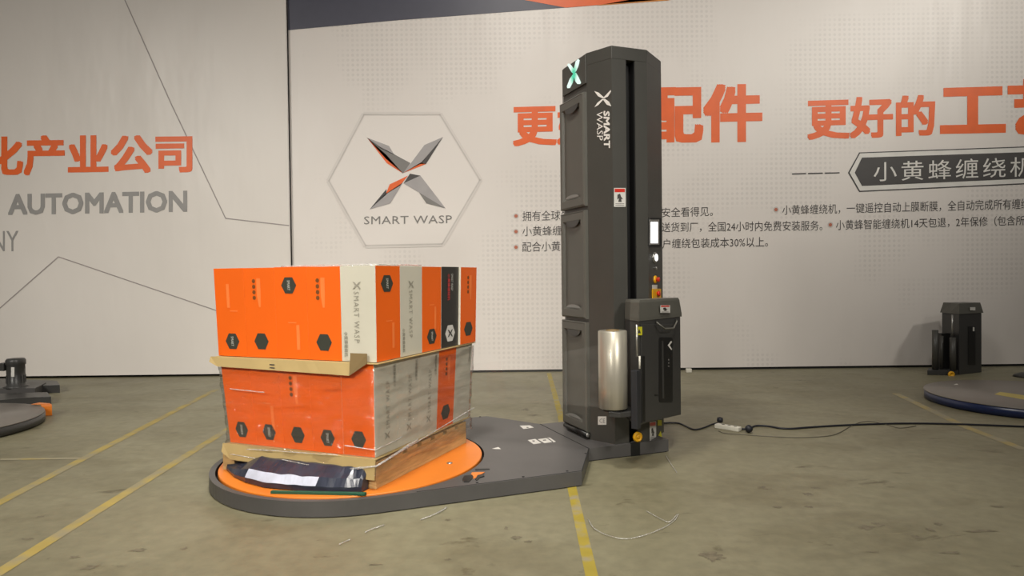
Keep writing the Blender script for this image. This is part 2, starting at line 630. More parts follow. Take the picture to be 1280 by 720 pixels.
def strip(name, pts, wdt, m, parent, z=0.0015):
    b = B()
    L = []
    R = []
    for i, p in enumerate(pts):
        p = Vector(p)
        t = (Vector(pts[min(i + 1, len(pts) - 1)]) - Vector(pts[max(i - 1, 0)])).normalized()
        n = Vector((-t.y, t.x, 0)) * wdt / 2
        L.append(Vector((p.x, p.y, z)) + n)
        R.append(Vector((p.x, p.y, z)) - n)
    for i in range(len(pts) - 1):
        b.faces([R[i], R[i + 1], L[i + 1], L[i]], [(0, 1, 2, 3)], m)
    return b.build(name, parent)


def ext(p, q, k):
    return p + (q - p) * k


p, q = FL(0, 628), FL(270, 487)
strip('yellow_line', [ext(p, q, -0.4), q], 0.065, M['line2'], floor)
p, q = FL(0, 715), FL(280, 540)
strip('yellow_line', [ext(p, q, -0.3), q, ext(p, q, 1.5)], 0.065, M['line2'], floor)
strip('yellow_line', [(0.30, 2.2, 0), (0.33, 3.84, 0), (0.41, 5.86, 0), (0.45, 8.5, 0)], 0.052, M['line'], floor)
strip('faded_yellow_line', [FL(0, 574.5), FL(100, 573)], 0.04, M['faint'], floor)
strip('faded_yellow_line', [FL(1120, 492), FL(1205, 533), FL(1280, 562)], 0.07, M['faint'], floor)


def blot(cx, cy, rx, ry, seed, name='floor_stain', mat='stain'):
    c = FL(cx, cy)
    k = c.y / F
    b = B()
    pts = []
    for j in range(28):
        a = 2 * math.pi * j / 28
        rr = 0.85 + 0.9 * mn.noise(Vector((math.cos(a) * 2.6 + seed, math.sin(a) * 2.6, seed)))
        pts.append(Vector((c.x + rx * k * rr * math.cos(a), c.y + ry * k * (c.y / CAM_H) * rr * math.sin(a), 0.0012)))
    b.faces(pts, [tuple(range(28))], M[mat])
    return b.build(name, floor)


for i, (x, y, rx, ry) in enumerate([(889, 696, 16, 6), (1083, 659, 10, 3), (1098, 656, 7, 3), (1172, 655, 6, 2), (1163, 662, 5, 2.5), (1147, 672, 5, 2.5),
                                    (955, 610, 8, 2), (1010, 618, 7, 2.2), (1020, 610, 6, 1.6), (1012, 634, 6, 2), (972, 634, 6, 1.5), (1225, 664, 22, 1.4),
                                    (1190, 691, 14, 1.8), (1090, 690, 12, 1.0), (172, 688, 10, 2.5), (114, 709, 10, 3), (92, 697, 7, 2), (230, 686, 4, 2),
                                    (645, 672, 6, 2), (660, 677, 5, 1.5), (633, 660, 3, 2), (560, 650, 3.5, 1.4), (656, 512, 6, 1.6), (667, 519, 8, 1.2),
                                    (36, 674, 7, 1.3), (50, 646, 4, 1.3), (1246, 633, 10, 1.2), (560, 700, 4, 1.4), (470, 706, 9, 1.2)]):
    blot(x, y, rx, ry, i * 3.1)

# ---------------------------------------------------------------- banners
SX = AY(362, 250, WY - 0.06).x
b = B()
b.box((-13.5, WY - 0.05, 0.03), (SX + 13.5, 0, 0), (0, 0.04, 0), (0, 0, 6.6), M['ban_l'])
b.box((SX - 0.012, WY - 0.055, 0.03), (0.012, 0, 0), (0, 0.05, 0), (0, 0, 6.6), M['p_shade'])
ban_l = tag(b.build('backdrop_banner'), 'pale grey cloth banner on the left with thin grey lines and orange characters', 'banner')
b = B()
b.box((SX + 0.002, WY, 0.03), (13.4 - SX, 0, 0), (0, 0.03, 0), (0, 0, 6.6), M['ban_r'])
ban_r = tag(b.build('backdrop_banner'), 'cream cloth banner with winged emblem and a dark band at its top', 'banner')
LY, RY = WY - 0.053, WY - 0.003


def WL(x, y, e=0.0): return AY(x, y, LY - e)
def WR(x, y, e=0.0): return AY(x, y, RY - e)


def wtext(W, parent, name, text, xl, xr, ytl, ytr, ybl, ybr, m, bold=0.0, spacing=1.0, e=0.0):
    b = B()
    letter(b, text, W(xl, ytl, e), W(xr, ytr, e), W(xr, ybr, e), W(xl, ybl, e), M[m], bold, spacing)
    return b.build(name, parent, fix=False)


def wpoly(W, parent, name, polys, e=0.0):
    b = B()
    for pts, m in polys:
        b.faces([W(x, y, e) for x, y in pts], [tuple(range(len(pts)))], M[m])
    return b.build(name, parent, fix=False)


def wline(W, parent, name, pts, wd, m, e=0.0):
    b = B()
    for (x0, y0), (x1, y1) in zip(pts, pts[1:]):
        d = math.hypot(x1 - x0, y1 - y0)
        nx, ny = -(y1 - y0) / d * wd / 2, (x1 - x0) / d * wd / 2
        b.faces([W(x0 + nx, y0 + ny, e), W(x1 + nx, y1 + ny, e), W(x1 - nx, y1 - ny, e), W(x0 - nx, y0 - ny, e)], [(0, 1, 2, 3)], M[m])
    return b.build(name, parent, fix=False)


# left banner print
wtext(WL, ban_l, 'headline_lettering', '化产业公司', -24, 240.5, 170, 167, 220.5, 216, 'p_orange', 0.03)
wtext(WL, ban_l, 'english_lettering', 'AUTOMATION', 10, 234, 242.5, 238, 269, 265, 'p_mid', 0.03)
wtext(WL, ban_l, 'small_lettering', 'NY', -10, 23, 289, 288.5, 314, 314, 'p_mid', 0.0)
wline(WL, ban_l, 'printed_line', [(140, -40), (156, 0), (214, 130), (282, 273), (361.5, 282)], 1.3, 'p_line')
wline(WL, ban_l, 'printed_line', [(-60, 435), (0, 385), (73, 321), (270, 388), (355, 417)], 1.3, 'p_line')
# right banner print
wpoly(WR, ban_r, 'dark_top_band', [([(340, -140), (640, -140), (656, 0), (707, 9.5), (500, 25), (357, 38)], 'p_navy')])
wpoly(WR, ban_r, 'orange_top_band', [([(656, 0), (640, -140), (1100, -140), (960, -30), (835, -1), (707, 9.5)], 'p_orange'),
                                     ([(745, 7), (785, 0), (900, -40), (960, -30), (835, 0.5), (800, 3)], 'p_orange2')], 0.002)
hexa = [(411, 226), (455, 143), (550, 143), (600, 225), (553, 305), (457, 307)]
b = B()
b.faces([WR(x, y) for x, y in hexa], [tuple(range(6))], M['p_hex'])
b.build('emblem_hexagon', ban_r, fix=False)
hexo = [(508 + (x - 508) * 1.012, 225 + (y - 225) * 1.012) for x, y in hexa]
wline(WR, ban_r, 'emblem_shadow', hexo + [hexo[0]], 4.5, 'p_shade2', 0.0015)
wline(WR, ban_r, 'emblem_outline', hexa + [hexa[0]], 1.3, 'p_shade', 0.003)
z4 = lambda L: [(400 + x / 4, 100 + y / 4) for x, y in L]
wpoly(WR, ban_r, 'winged_emblem', [
    (z4([(235, 288), (345, 330), (372, 375), (300, 340)]), 'p_silver'),
    (z4([(235, 288), (300, 335), (372, 372), (452, 415), (415, 467), (330, 395)]), 'p_grey'),
    (z4([(235, 288), (330, 372), (415, 467), (334, 416)]), 'p_orange'),
    (z4([(615, 285), (560, 350), (505, 418), (415, 465), (455, 415), (522, 325)]), 'p_silver'),
    (z4([(615, 285), (530, 420), (500, 420), (560, 350)]), 'p_dark'),
    (z4([(415, 465), (505, 412), (530, 420)]), 'p_orange'),
    (z4([(440, 478), (348, 522), (328, 572), (400, 528)]), 'p_orange'),
    (z4([(248, 647), (328, 570), (415, 512), (352, 617)]), 'p_silver'),
    (z4([(248, 647), (332, 545), (332, 572)]), 'p_dark'),
    (z4([(450, 468), (502, 478), (417, 517)]), 'p_dark'),
    (z4([(502, 478), (628, 642), (495, 562), (417, 517)]), 'p_silver'),
    (z4([(495, 562), (628, 642), (532, 617)]), 'p_grey')], 0.004)
wtext(WR, ban_r, 'emblem_lettering', 'SMART WASP', 455, 565, 270.5, 269, 280.5, 279, 'p_grey', -0.004, 1.05, 0.004)
wtext(WR, ban_r, 'headline_lettering', '更好', 641, 752, 131, 128, 183, 180, 'p_orange', 0.03)
wtext(WR, ban_r, 'headline_lettering', '配件', 806, 953, 107, 104, 180, 177, 'p_orange', 0.035)
wtext(WR, ban_r, 'headline_lettering', '更好的', 1009, 1169, 123, 118, 175, 170, 'p_orange', 0.03)
wtext(WR, ban_r, 'headline_lettering', '工艺', 1175, 1340, 102, 97, 171, 168, 'p_orange', 0.04)
wline(WR, ban_r, 'printed_dash', [(990, 217.5), (1007.5, 217)], 1.6, 'p_dark')
wline(WR, ban_r, 'printed_dash', [(1010, 217), (1028.5, 216.5)], 1.6, 'p_dark')
wline(WR, ban_r, 'printed_dash', [(1031, 216.5), (1049.5, 216)], 1.6, 'p_dark')
plq = [(1060, 216), (1074, 190.5), (1420, 178), (1420, 224), (1074, 240)]
inn = [(1064, 216), (1076, 194), (1420, 181.5), (1420, 220.5), (1076, 236)]
wpoly(WR, ban_r, 'plaque_outline', [(plq, 'p_dark')])
wpoly(WR, ban_r, 'plaque_border', [([(1062, 216), (1075, 191.7), (1420, 179.5), (1420, 222.5), (1075, 238.5)], 'p_white')], 0.002)
wpoly(WR, ban_r, 'plaque_field', [([(1068.5, 215.8), (1077.5, 197), (1420, 185.5), (1420, 217), (1077.5, 232.5)], 'p_dark')], 0.004)
wtext(WR, ban_r, 'plaque_lettering', '小黄蜂缠绕机', 1092, 1292, 202.5, 195.5, 227, 220.5, 'p_white', -0.004, 1.22, 0.006)
T = [('拥有全球先', 653, 712, 264, 262.5, 276.5, 275), ('让安全看得见。', 815, 891, 260, 258, 272, 270),
     ('小黄蜂缠绕机，', 653, 732, 283, 281.5, 295.5, 294), ('送货到厂，全国24小时内免费安装服务。', 827, 1028, 278, 275.5, 290.5, 288.5),
     ('配合小黄蜂', 653, 713, 302.5, 301, 315, 313.5), ('客户缠绕包装成本30%以上。', 816, 960, 299, 295.5, 311, 308.5),
     ('小黄蜂缠绕机，一键遥控自动上膜断膜，全自动完成所有缠绕', 978, 1287, 256.5, 248, 269, 261.5),
     ('小黄蜂智能缠绕机14天包退，2年保修（包含所有', 1045, 1292, 275, 269, 288, 281.5)]
for t, xl, xr, a, c, d, e in T:
    wtext(WR, ban_r, 'text_line', t, xl, xr, a, c, d, e, 'p_dark', 0.0)
for x, y in [(645, 270), (645, 289.5), (645, 309), (970, 262), (1038, 281)]:
    for r, m, e, nm in ((3.6, 'p_shade', 0.0, 'bullet_halo'), (2.2, 'p_rust', 0.002, 'bullet')):
        wpoly(WR, ban_r, nm, [([(x + r * math.cos(k * math.pi / 6), y - r * math.sin(k * math.pi / 6)) for k in range(12)][::-1], m)], e)

# ================================================================ THE WRAPPING MACHINE
TH = 0.3661
CX, CY = -1.0045, 4.2691
U = Vector((math.cos(TH), math.sin(TH), 0))
V = Vector((-math.sin(TH), math.cos(TH), 0))
ZB = 0.0865


def MP(u, v, z=0.0): return Vector((CX, CY, z)) + u * U + v * V


machine = thing('pallet_wrapping_machine', MP(0.9, 0, 0), 'large dark grey pallet wrapping machine with orange turntable and tall column', 'machine')

# base with a round well for the turntable
b = B()
out_uv = [(0, -0.848), (1.169, -0.848), (1.447, -0.402), (2.059, -0.402), (2.059, 0.402), (1.447, 0.402), (1.169, 0.848), (0, 0.848)]
arc = [(0.848 * math.cos(a), 0.848 * math.sin(a)) for a in [math.pi / 2 + math.pi * k / 48 for k in range(1, 48)]]
outer = out_uv + arc
RI = 0.815
inner = [(RI * math.cos(2 * math.pi * k / 96), RI * math.sin(2 * math.pi * k / 96)) for k in range(96)]
bm = b.bm
k = b.mi(M['deck'])
k2 = b.mi(M['black'])
ot = [bm.verts.new(MP(u, v, ZB)) for u, v in outer]
ob = [bm.verts.new(MP(u, v, 0.006)) for u, v in outer]
it = [bm.verts.new(MP(u, v, ZB)) for u, v in inner]
ib = [bm.verts.new(MP(u, v, 0.04)) for u, v in inner]
es = []
for ring in (ot, it):
    for i in range(len(ring)):
        es.append(bm.edges.new((ring[i], ring[(i + 1) % len(ring)])))
bmesh.ops.triangle_fill(bm, use_beauty=True, use_dissolve=False, edges=es)
for i in range(len(ot)):
    j = (i + 1) % len(ot)
    bm.faces.new((ob[i], ob[j], ot[j], ot[i]))
for i in range(96):
    j = (i + 1) % 96
    f = bm.faces.new((it[i], it[j], ib[j], ib[i]))
    f.material_index = k2
f = bm.faces.new(ib)
f.material_index = k2
bm.faces.new(list(reversed(ob)))
base = b.build('base_deck', machine)
base['label'] = 'low dark grey steel base plate'
# black strip put in as the shadow line under the deck
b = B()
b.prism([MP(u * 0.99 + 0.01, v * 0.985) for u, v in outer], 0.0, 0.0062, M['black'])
b.build('rubber_sole', base)  # stand-in for the shadow under the deck
# seam of the column foot plate
b = B()
for u0, v0, u1, v1 in [(1.169, -0.848, 1.447, -0.402), (1.447, -0.402, 1.447, 0.402), (0.2, -0.838, 1.169, -0.838)]:
    p0, p1 = MP(u0, v0, ZB), MP(u1, v1, ZB)
    d = (p1 - p0).normalized()
    n = Vector((-d.y, d.x, 0)) * 0.003
    b.slab([p0 - n, p1 - n, p1 + n, p0 + n], (0, 0, 1), 0.0012, M['black'])
b.build('plate_seam', base)
for px, py in [(732, 567), (596.5, 603.5), (654, 596), (709, 589), (600, 521), (723, 531)]:
    b = B()
    b.lathe(FL(px, py, ZB), [(0.008, 0), (0.008, 0.002), (0.004, 0.003), (0, 0.003)], M['black'], seg=10)
    b.build('screw', base)


def deck_sticker(quad, extra=None, name='deck_sticker'):
    b = B()
    b.slab([FL(x, y, ZB) for x, y in quad], (0, 0, 1), 0.001, M['sticker'])
    o = b.build(name, base)
    if extra:
        b = B()
        for q, m in extra:
            b.slab([FL(x, y, ZB + 0.001) for x, y in q], (0, 0, 1), 0.0008, M[m])
        b.build('sticker_print', base)
    return o


q = lambda L: [(640 + x / 18, 520 + y / 18) for x, y in L]
deck_sticker(q([(175, 220), (400, 212), (492, 262), (258, 292)]), [(q([(320, 252), (365, 250), (380, 262), (335, 268)]), 'p_dark')])
deck_sticker(q([(355, 545), (525, 520), (660, 610), (485, 635)]), [(q([(450, 555), (500, 550), (520, 570), (470, 575)]), 'p_dark')])
deck_sticker(q([(580, 525), (770, 500), (905, 585), (730, 612)]), [(q([(690, 540), (750, 530), (775, 548), (705, 555)]), 'p_dark')])
deck_sticker(q([(790, 497), (850, 488), (985, 580), (930, 592)]), [(q([(810, 505), (822, 503), (930, 582), (915, 584)]), 'p_dark')])
deck_sticker([(615, 561), (623, 559), (626, 561.5)], None, 'pale_arrow_mark')

# notch, bracket and orange tab at the rim of the turntable
b = B()
b.slab([FL(x, y, ZB) for x, y in [(594, 600), (597, 594.5), (605, 593), (605.5, 596), (600, 597.5), (596.5, 601)]][::-1], (0, 0, 1), 0.004, M['dark'])
b.build('rim_bracket', base)
b = B()
b.slab([FL(x, y, ZB) for x, y in [(578, 600), (580, 595.5), (590, 594), (592, 597), (586, 603), (580, 603)]], (0, 0, 1), 0.004, M['dark'])
b.build('rim_bracket', base)
b = B()
b.slab([FL(x, y, ZB) for x, y in [(594, 586.5), (612, 586), (612, 587.2), (594, 588)]], (0, 0, 1), 0.003, M['dark'])
b.build('rim_bracket', base)
b = B()
b.slab([FL(x, y, ZB) for x, y in [(586, 598), (590, 591), (606, 590.5), (594, 598)]], (0, 0, 1), 0.003, M['orange'])
b.build('orange_tab', base)

# turntable disc
b = B()
b.lathe(MP(0, 0, 0.045), [(0.0, 0), (0.797, 0), (0.800, 0.004), (0.800, 0.042), (0.797, 0.046), (0, 0.046)], M['orange'], seg=128)
disc = b.build('turntable', machine)
for f in disc.data.polygons: f.use_smooth = False
TZ = 0.091
b = B()
b.lathe(FL(562, 579, TZ), [(0.018, 0), (0.018, 0.003), (0.010, 0.006), (0, 0.006)], M['steel'], seg=14)
b.build('cap_screw', disc)

# column
A_U = 1.57
col_uv = [(A_U, 0.18), (A_U, -0.19), (1.655, -0.38), (1.762, -0.38), (1.762, -0.31), (1.832, -0.31), (1.832, -0.38), (1.925, -0.38), (2.157, -0.20), (2.157, 0.20), (1.925, 0.38), (1.655, 0.38)]
solid_uv = [p for i, p in enumerate(col_uv) if i not in (3, 4, 5, 6)]
ZT = 2.74
b = B()
b.prism([MP(u, v) for u, v in col_uv], ZB - 0.001, ZT - 0.085, M['body'])
b.prism([MP(u, v) for u, v in solid_uv], ZT - 0.085, ZT, M['body'], bev=0.003)
column = b.build('column', machine)
b = B()
b.box(MP(1.7625, -0.315, 0.005), U * 0.069, V * 0.01, Vector((0, 0, ZT - 0.095)), M['dark'])
for uu in (1.764, 1.826):
    b.box(MP(uu, -0.375, 0.005), U * 0.005, V * 0.06, Vector((0, 0, ZT - 0.095)), M['dark'])
b.build('mast_slot', column)
b = B()  # slot where it cuts the foot
b.box(MP(1.762, -0.4045, 0.0), U * 0.07, V * 0.02, Vector((0, 0, 0.0885)), M['dark'])
b.build('slot_foot', column)

# facet planes
NB = Vector(((-0.38 + 0.19), -(1.655 - A_U), 0))  # in uv: normal of chamfer B
NBw = (U * NB.x + V * NB.y).normalized()
NCw = -V
dD = Vector((2.157 - 1.925, 0.18, 0))
NDw = (U * dD.y - V * dD.x).normalized()
NAw = -U


def PB(x, y, e=0.002): return on_plane(x, y, MP(1.655, -0.38) + NBw * e, NBw)
def PC(x, y, e=0.002): return on_plane(x, y, MP(1.655, -0.38) + NCw * e, NCw)
def PD(x, y, e=0.002): return on_plane(x, y, MP(1.925, -0.38) + NDw * e, NDw)
def PA(x, y, e=0.002): return on_plane(x, y, MP(A_U, 0) + NAw * e, NAw)


# lit emblem on its housing
b = B()
z0 = PA(718, 113).z
b.box(MP(A_U, 0.178, z0), -V * 0.366, -U * 0.012, Vector((0, 0, ZT - z0 - 0.01)), M['body'], 0.003)
head = b.build('emblem_housing', column)
z12 = lambda L: [(700 + x / 12, 60 + y / 12) for x, y in L]
b = B()
for poly in ([(113, 255), (130, 233), (158, 245), (212, 320), (205, 385), (180, 365)],
             [(208, 388), (212, 320), (240, 200), (275, 165), (295, 185), (280, 260), (245, 345)],
             [(205, 385), (215, 430), (190, 520), (150, 600), (115, 603), (108, 575), (150, 465)],
             [(205, 385), (240, 370), (275, 430), (315, 520), (305, 540), (265, 540), (235, 500), (215, 430)]):
    b.slab([PA(x, y, 0.013) for x, y in z12(poly)], NAw, 0.003, M['led'])
b.build('lit_emblem', column)['label'] = 'glowing white and green winged emblem'

# three doors
doors = [(113, 257), (262, 399), (403, 546)]
for di, (y0, y1) in enumerate(doors):
    zt, zb = PA(733, y0, 0.02).z, PA(733, y1, 0.02).z
    if di == 2: zb = 0.135
    vl, vr = 0.20, -0.186
    du = -0.030
    b = B()
    # frame built as a shallow tray: outer rim, sloped inner wall, recessed panel
    def ring(v0, v1, za, zb_, u): return [MP(u, v0, za), MP(u, v1, za), MP(u, v1, zb_), MP(u, v0, zb_)]
    R0 = ring(vl, vr, zb, zt, A_U)
    R1 = ring(vl, vr, zb, zt, A_U + du * 0.7)
    R2 = ring(vl - 0.012, vr + 0.012, zb + 0.012, zt - 0.012, A_U + du)
    R3 = ring(vl - 0.045, vr + 0.055, zb + 0.06, zt - 0.06, A_U + du)
    R4 = ring(vl - 0.055, vr + 0.067, zb + 0.075, zt - 0.075, A_U + du * 0.45)
    P = R0 + R1 + R2 + R3 + R4
    fs = [(3, 2, 1, 0)]
    for r in range(4):
        for i in range(4):
            j = (i + 1) % 4
            fs.append((r * 4 + i, r * 4 + j, r * 4 + 4 + j, r * 4 + 4 + i))
    fs.append((16, 17, 18, 19))
    b.faces(P, fs, M['body2'])
    door = b.build('service_door', column)
    # finger pockets: flat dark half moon at the top, painted pale highlight at the bottom
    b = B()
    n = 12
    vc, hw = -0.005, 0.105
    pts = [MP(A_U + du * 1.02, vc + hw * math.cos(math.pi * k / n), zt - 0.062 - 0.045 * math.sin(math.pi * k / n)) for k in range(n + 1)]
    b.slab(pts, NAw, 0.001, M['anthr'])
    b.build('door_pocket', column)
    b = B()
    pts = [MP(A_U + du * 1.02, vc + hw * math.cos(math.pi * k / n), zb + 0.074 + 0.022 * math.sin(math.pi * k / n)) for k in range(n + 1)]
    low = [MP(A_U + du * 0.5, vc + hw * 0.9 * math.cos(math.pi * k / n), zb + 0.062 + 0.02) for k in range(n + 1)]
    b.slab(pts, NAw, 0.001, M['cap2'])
    b.build('door_pocket_lip', column)['label'] = 'pale highlight painted on the finger pocket at the foot of a door'
    b = B()
    b.box(MP(A_U + du * 0.9, vl - 0.01, zt - 0.008), -V * (vl - vr - 0.02), -U * 0.004, Vector((0, 0, 0.004)), M['steel'] if di == 0 else M['body2'])
    b.build('door_bead', column)
# hinge roller under the last door
b = B()
b.tube([MP(A_U - 0.02, 0.17, 0.118), MP(A_U - 0.02, -0.19, 0.118)], 0.017, M['dark'], 14)
b.build('hinge_roller', column)
b = B()
b.lathe(MP(A_U - 0.02, -0.19, 0.118), [(0.014, 0), (0.014, 0.006), (0, 0.007)], M['steel'], axis=-V, seg=14)
b.build('roller_cap', column)

# writing on the chamfer
b = B()
x3 = lambda L: [(730 + x / 7.2, 100 + y / 7.2) for x, y in L]
for poly in ([(93, 100), (130, 112), (178, 155), (240, 90), (243, 105), (215, 150), (180, 165), (160, 162), (125, 145)],
             [(95, 245), (120, 205), (165, 170), (190, 170), (225, 195), (246, 237), (205, 222), (172, 178), (130, 225)]):
    b.slab([PB(x, y) for x, y in x3(poly)], NBw, 0.0006, M['p_white'])
b.build('winged_mark', column)
b = B()
letter(b, 'SMART', PB(762, 139, 0.003), PB(762.6, 185, 0.003), PB(754.8, 185, 0.003), PB(754.3, 138.5, 0.003), M['p_white'], 0.03, 1.0)
b.build('brand_lettering', column, fix=False)
b = B()
letter(b, 'WASP', PB(753.2, 139.5, 0.003), PB(753.8, 175.5, 0.003), PB(746.3, 175.5, 0.003), PB(745.6, 139.5, 0.003), M['p_white'], -0.004, 1.0)
b.build('brand_lettering', column, fix=False)


def plate(W, x0, y0, x1, y1, n, m, name, parent, t=0.0012, e=0.0015, slope=0.0):
    b = B()
    b.slab([W(x0, y0, e), W(x1, y0 + slope, e), W(x1, y1 + slope, e), W(x0, y1, e)], n, t, M[m])
    return b.build(name, parent)


def sticker(W, x0, y0, x1, y1, n, parent, red=0.22, ratio=None, e=0.0015, slope=0.0):
    """white warning sticker: red heading, black pictogram, small print"""
    plate(W, x0, y0, x1, y1, n, 'sticker', 'warning_sticker', parent, e=e, slope=slope)
    hx, hy = x1 - x0, y1 - y0
    b = B()
    b.slab([W(x0 + .06 * hx, y0 + .04 * hy, e + .0014), W(x1 - .06 * hx, y0 + .04 * hy + slope, e + .0014), W(x1 - .06 * hx, y0 + red * hy + slope, e + .0014), W(x0 + .06 * hx, y0 + red * hy, e + .0014)], n, .0004, M['red'])
    c = [(.30, .36), (.52, .30), (.60, .45), (.78, .60), (.62, .58), (.66, .74), (.36, .74), (.44, .55), (.28, .62)]
    b.slab([W(x0 + a * hx, y0 + q_ * hy, e + .0014) for a, q_ in c], n, .0004, M['p_dark'])
    for k in (.82, .90):
        b.slab([W(x0 + .12 * hx, y0 + k * hy, e + .0014), W(x1 - .12 * hx, y0 + k * hy, e + .0014), W(x1 - .12 * hx, y0 + (k + .03) * hy, e + .0014), W(x0 + .12 * hx, y0 + (k + .03) * hy, e + .0014)], n, .0004, M['p_grey'])
    b.build('sticker_print', parent if len(parent.name) and (parent.parent is None or parent.parent.parent is None) else parent.parent)


sticker(PC, 767.5, 235, 782, 258.5, NCw, column)
plate(PB, 747.5, 520.5, 758, 531, NBw, 'sticker', 'conformity_sticker', column)
b = B()
letter(b, 'CE', PB(749.3, 523.3, 0.004), PB(756.3, 523.3, 0.004), PB(756.3, 528.6, 0.004), PB(749.3, 528.6, 0.004), M['p_grey'])
b.build('sticker_print', column, fix=False)
# controls on the right chamfer
plate(PD, 810.5, 272.5, 824.5, 308, NDw, 'black', 'screen_bezel', column, 0.012)
plate(PD, 811.8, 274.5, 823.6, 306, NDw, 'steel', 'screen_frame', column, 0.003, 0.0135)
plate(PD, 813.6, 277.5, 822, 304, NDw, 'screen', 'touch_screen', column, 0.002, 0.0165)['label'] = 'small lit white touch screen'


def knob(x, y, r, h, m, name, ring=None):
    b = B()
    c = PD(x, y, 0.0)
    if ring:
        b.lathe(c, [(r * 1.6, 0), (r * 1.6, 0.008), (r * 1.3, 0.012), (0, 0.012)], M[ring], axis=NDw, seg=20)
    b.lathe(c, [(r * 0.7, 0), (r * 0.7, h * 0.5), (r, h * 0.6), (r, h * 0.9), (r * 0.7, h), (0, h)], M[m], axis=NDw, seg=20)
    return b.build(name, column)


knob(818, 322, 0.024, 0.02, 'bulb', 'lit_button', 'steel')['label'] = 'round lit white push button'
knob(817.5, 335, 0.010, 0.022, 'steel', 'key_switch')
knob(818.5, 349.5, 0.017, 0.035, 'red', 'stop_button', 'yellow')['label'] = 'red mushroom stop button on a yellow ring'
plate(PD, 815, 356, 821.5, 361, NDw, 'sticker', 'switch_tag', column)
plate(PD, 814.8, 361, 825, 373.5, NDw, 'yellow', 'switch_plate', column, 0.008)
knob(820, 367, 0.020, 0.03, 'red', 'isolator_switch')['label'] = 'red rotary switch on a yellow plate'
# labels low on the column
b = B()
b.lathe(PC(796.5, 546, 0), [(0.034, 0), (0.034, 0.012), (0.024, 0.020), (0.022, 0.014), (0.010, 0.014), (0.009, 0.022), (0, 0.022)], M['yellow'], axis=NCw, seg=24)
b.build('yellow_bolt_cover', column)['label'] = 'round yellow plastic bolt cover'
sticker(PD, 812, 527.5, 820, 551, NDw, column, slope=-1)
plate(PD, 822, 525, 827, 532, NDw, 'ylabel', 'yellow_label', column)
b = B()
b.slab([PD(821.5, 547), PD(827.5, 546), PD(825.8, 538.5)], NDw, 0.001, M['ylabel'])
b.build('yellow_label', column)

# film carriage
P1, P2, P3 = AY(787.5, 400, 4.35), AY(799, 400, 4.25), AY(850.5, 400, 4.66)
d23 = (P3 - P2).normalized()
nCar = Vector((d23.y, -d23.x, 0)).normalized()
P4 = P3 - nCar * 0.11
P5 = MP(1.86, -0.43)
P0 = MP(1.71, -0.43)
plan = [P1, P2, P3, P4, P5, P0]


def PCAR(x, y, e=0.0): return on_plane(x, y, P2 + nCar * e, nCar)


zcb = PCAR(812, 400).z
zbb = PCAR(851, 514.5).z
carriage = B()
carriage.prism(plan, zbb, zcb, M['anthr'], bev=0.004)
car = carriage.build('film_carriage', machine)
# mount into the mast slot
b = B()
b.box(MP(1.772, -0.432, zbb + 0.05), U * 0.05, V * 0.10, Vector((0, 0, zcb - zbb - 0.1)), M['dark'])
b.build('mast_slide', car)
# moulded cover
b = B()
g = lambda p, k: p + (p - (P1 + P2 + P3 + P4 + P5 + P0) / 6).normalized() * k
lo = [g(p, 0.018 if k_ not in (0, 5) else 0.004) for k_, p in enumerate(plan)]
hi = [g(p, -0.012) for p in plan]
ztop = PCAR(835, 373).z
b.prism(lo, zcb, zcb + 0.02, M['cap'])
b.prism(lo, zcb + 0.02, ztop - 0.015, M['cap'], top=hi)
hi2 = [g(p, -0.03) for p in plan]
b.prism(hi, ztop - 0.015, ztop, M['cap'], top=hi2)
bmesh.ops.remove_doubles(b.bm, verts=b.bm.verts, dist=0.0005)
cover = b.build('carriage_cover', car)
cover['label'] = 'olive grey moulded cover'
# door panel
b = B()
dl, dr = 0.015, (P3 - P2).length - 0.012
z0, z1 = zbb + 0.01, zcb - 0.02
o0 = P2 + d23 * dl
b.box(Vector((o0.x, o0.y, z0)), d23 * (dr - dl), nCar * -0.001 * -1 * 6, Vector((0, 0, z1 - z0)), M['anthr'], 0.003)
dpan = b.build('carriage_door', car)


def rrect(W, x0, y0, x1, y1, r, e):
    pts = []
    for cx, cy, a0 in ((x1 - r, y1 - r, 0), (x0 + r, y1 - r, 1), (x0 + r, y0 + r, 2), (x1 - r, y0 + r, 3)):
        for k in range(5):
            a = (a0 + k / 4) * math.pi / 2
            pts.append(W(cx + r * math.cos(a), cy + r * math.sin(a) * 1.0, e))
    return pts


b = B()
b.slab(rrect(PCAR, 823.5, 421.5, 840.5, 503, 2.6, 0.0065), nCar, 0.002, M['dark'])
b.build('viewing_window', car)
b = B()
b.slab([PCAR(827, 426, .0088), PCAR(829.2, 426, .0088), PCAR(830.2, 498, .0088), PCAR(828, 498, .0088)], nCar, .001, M['anthr'])
b.build('window_roller', car)
b = B()
b.slab([PCAR(x, y, .009) for x, y in [(834.6, 431.5), (839, 426), (840, 427.5), (837, 431.7), (840, 436.5), (839, 437.5)]][::-1], nCar, .0008, M['p_white'])
for y in (449, 453, 457):
    b.slab([PCAR(835.2, y, .009), PCAR(836.4, y, .009), PCAR(836.4, y + 1.5, .009), PCAR(835.2, y + 1.5, .009)], nCar, .0008, M['p_grey'])
b.build('window_mark', car)
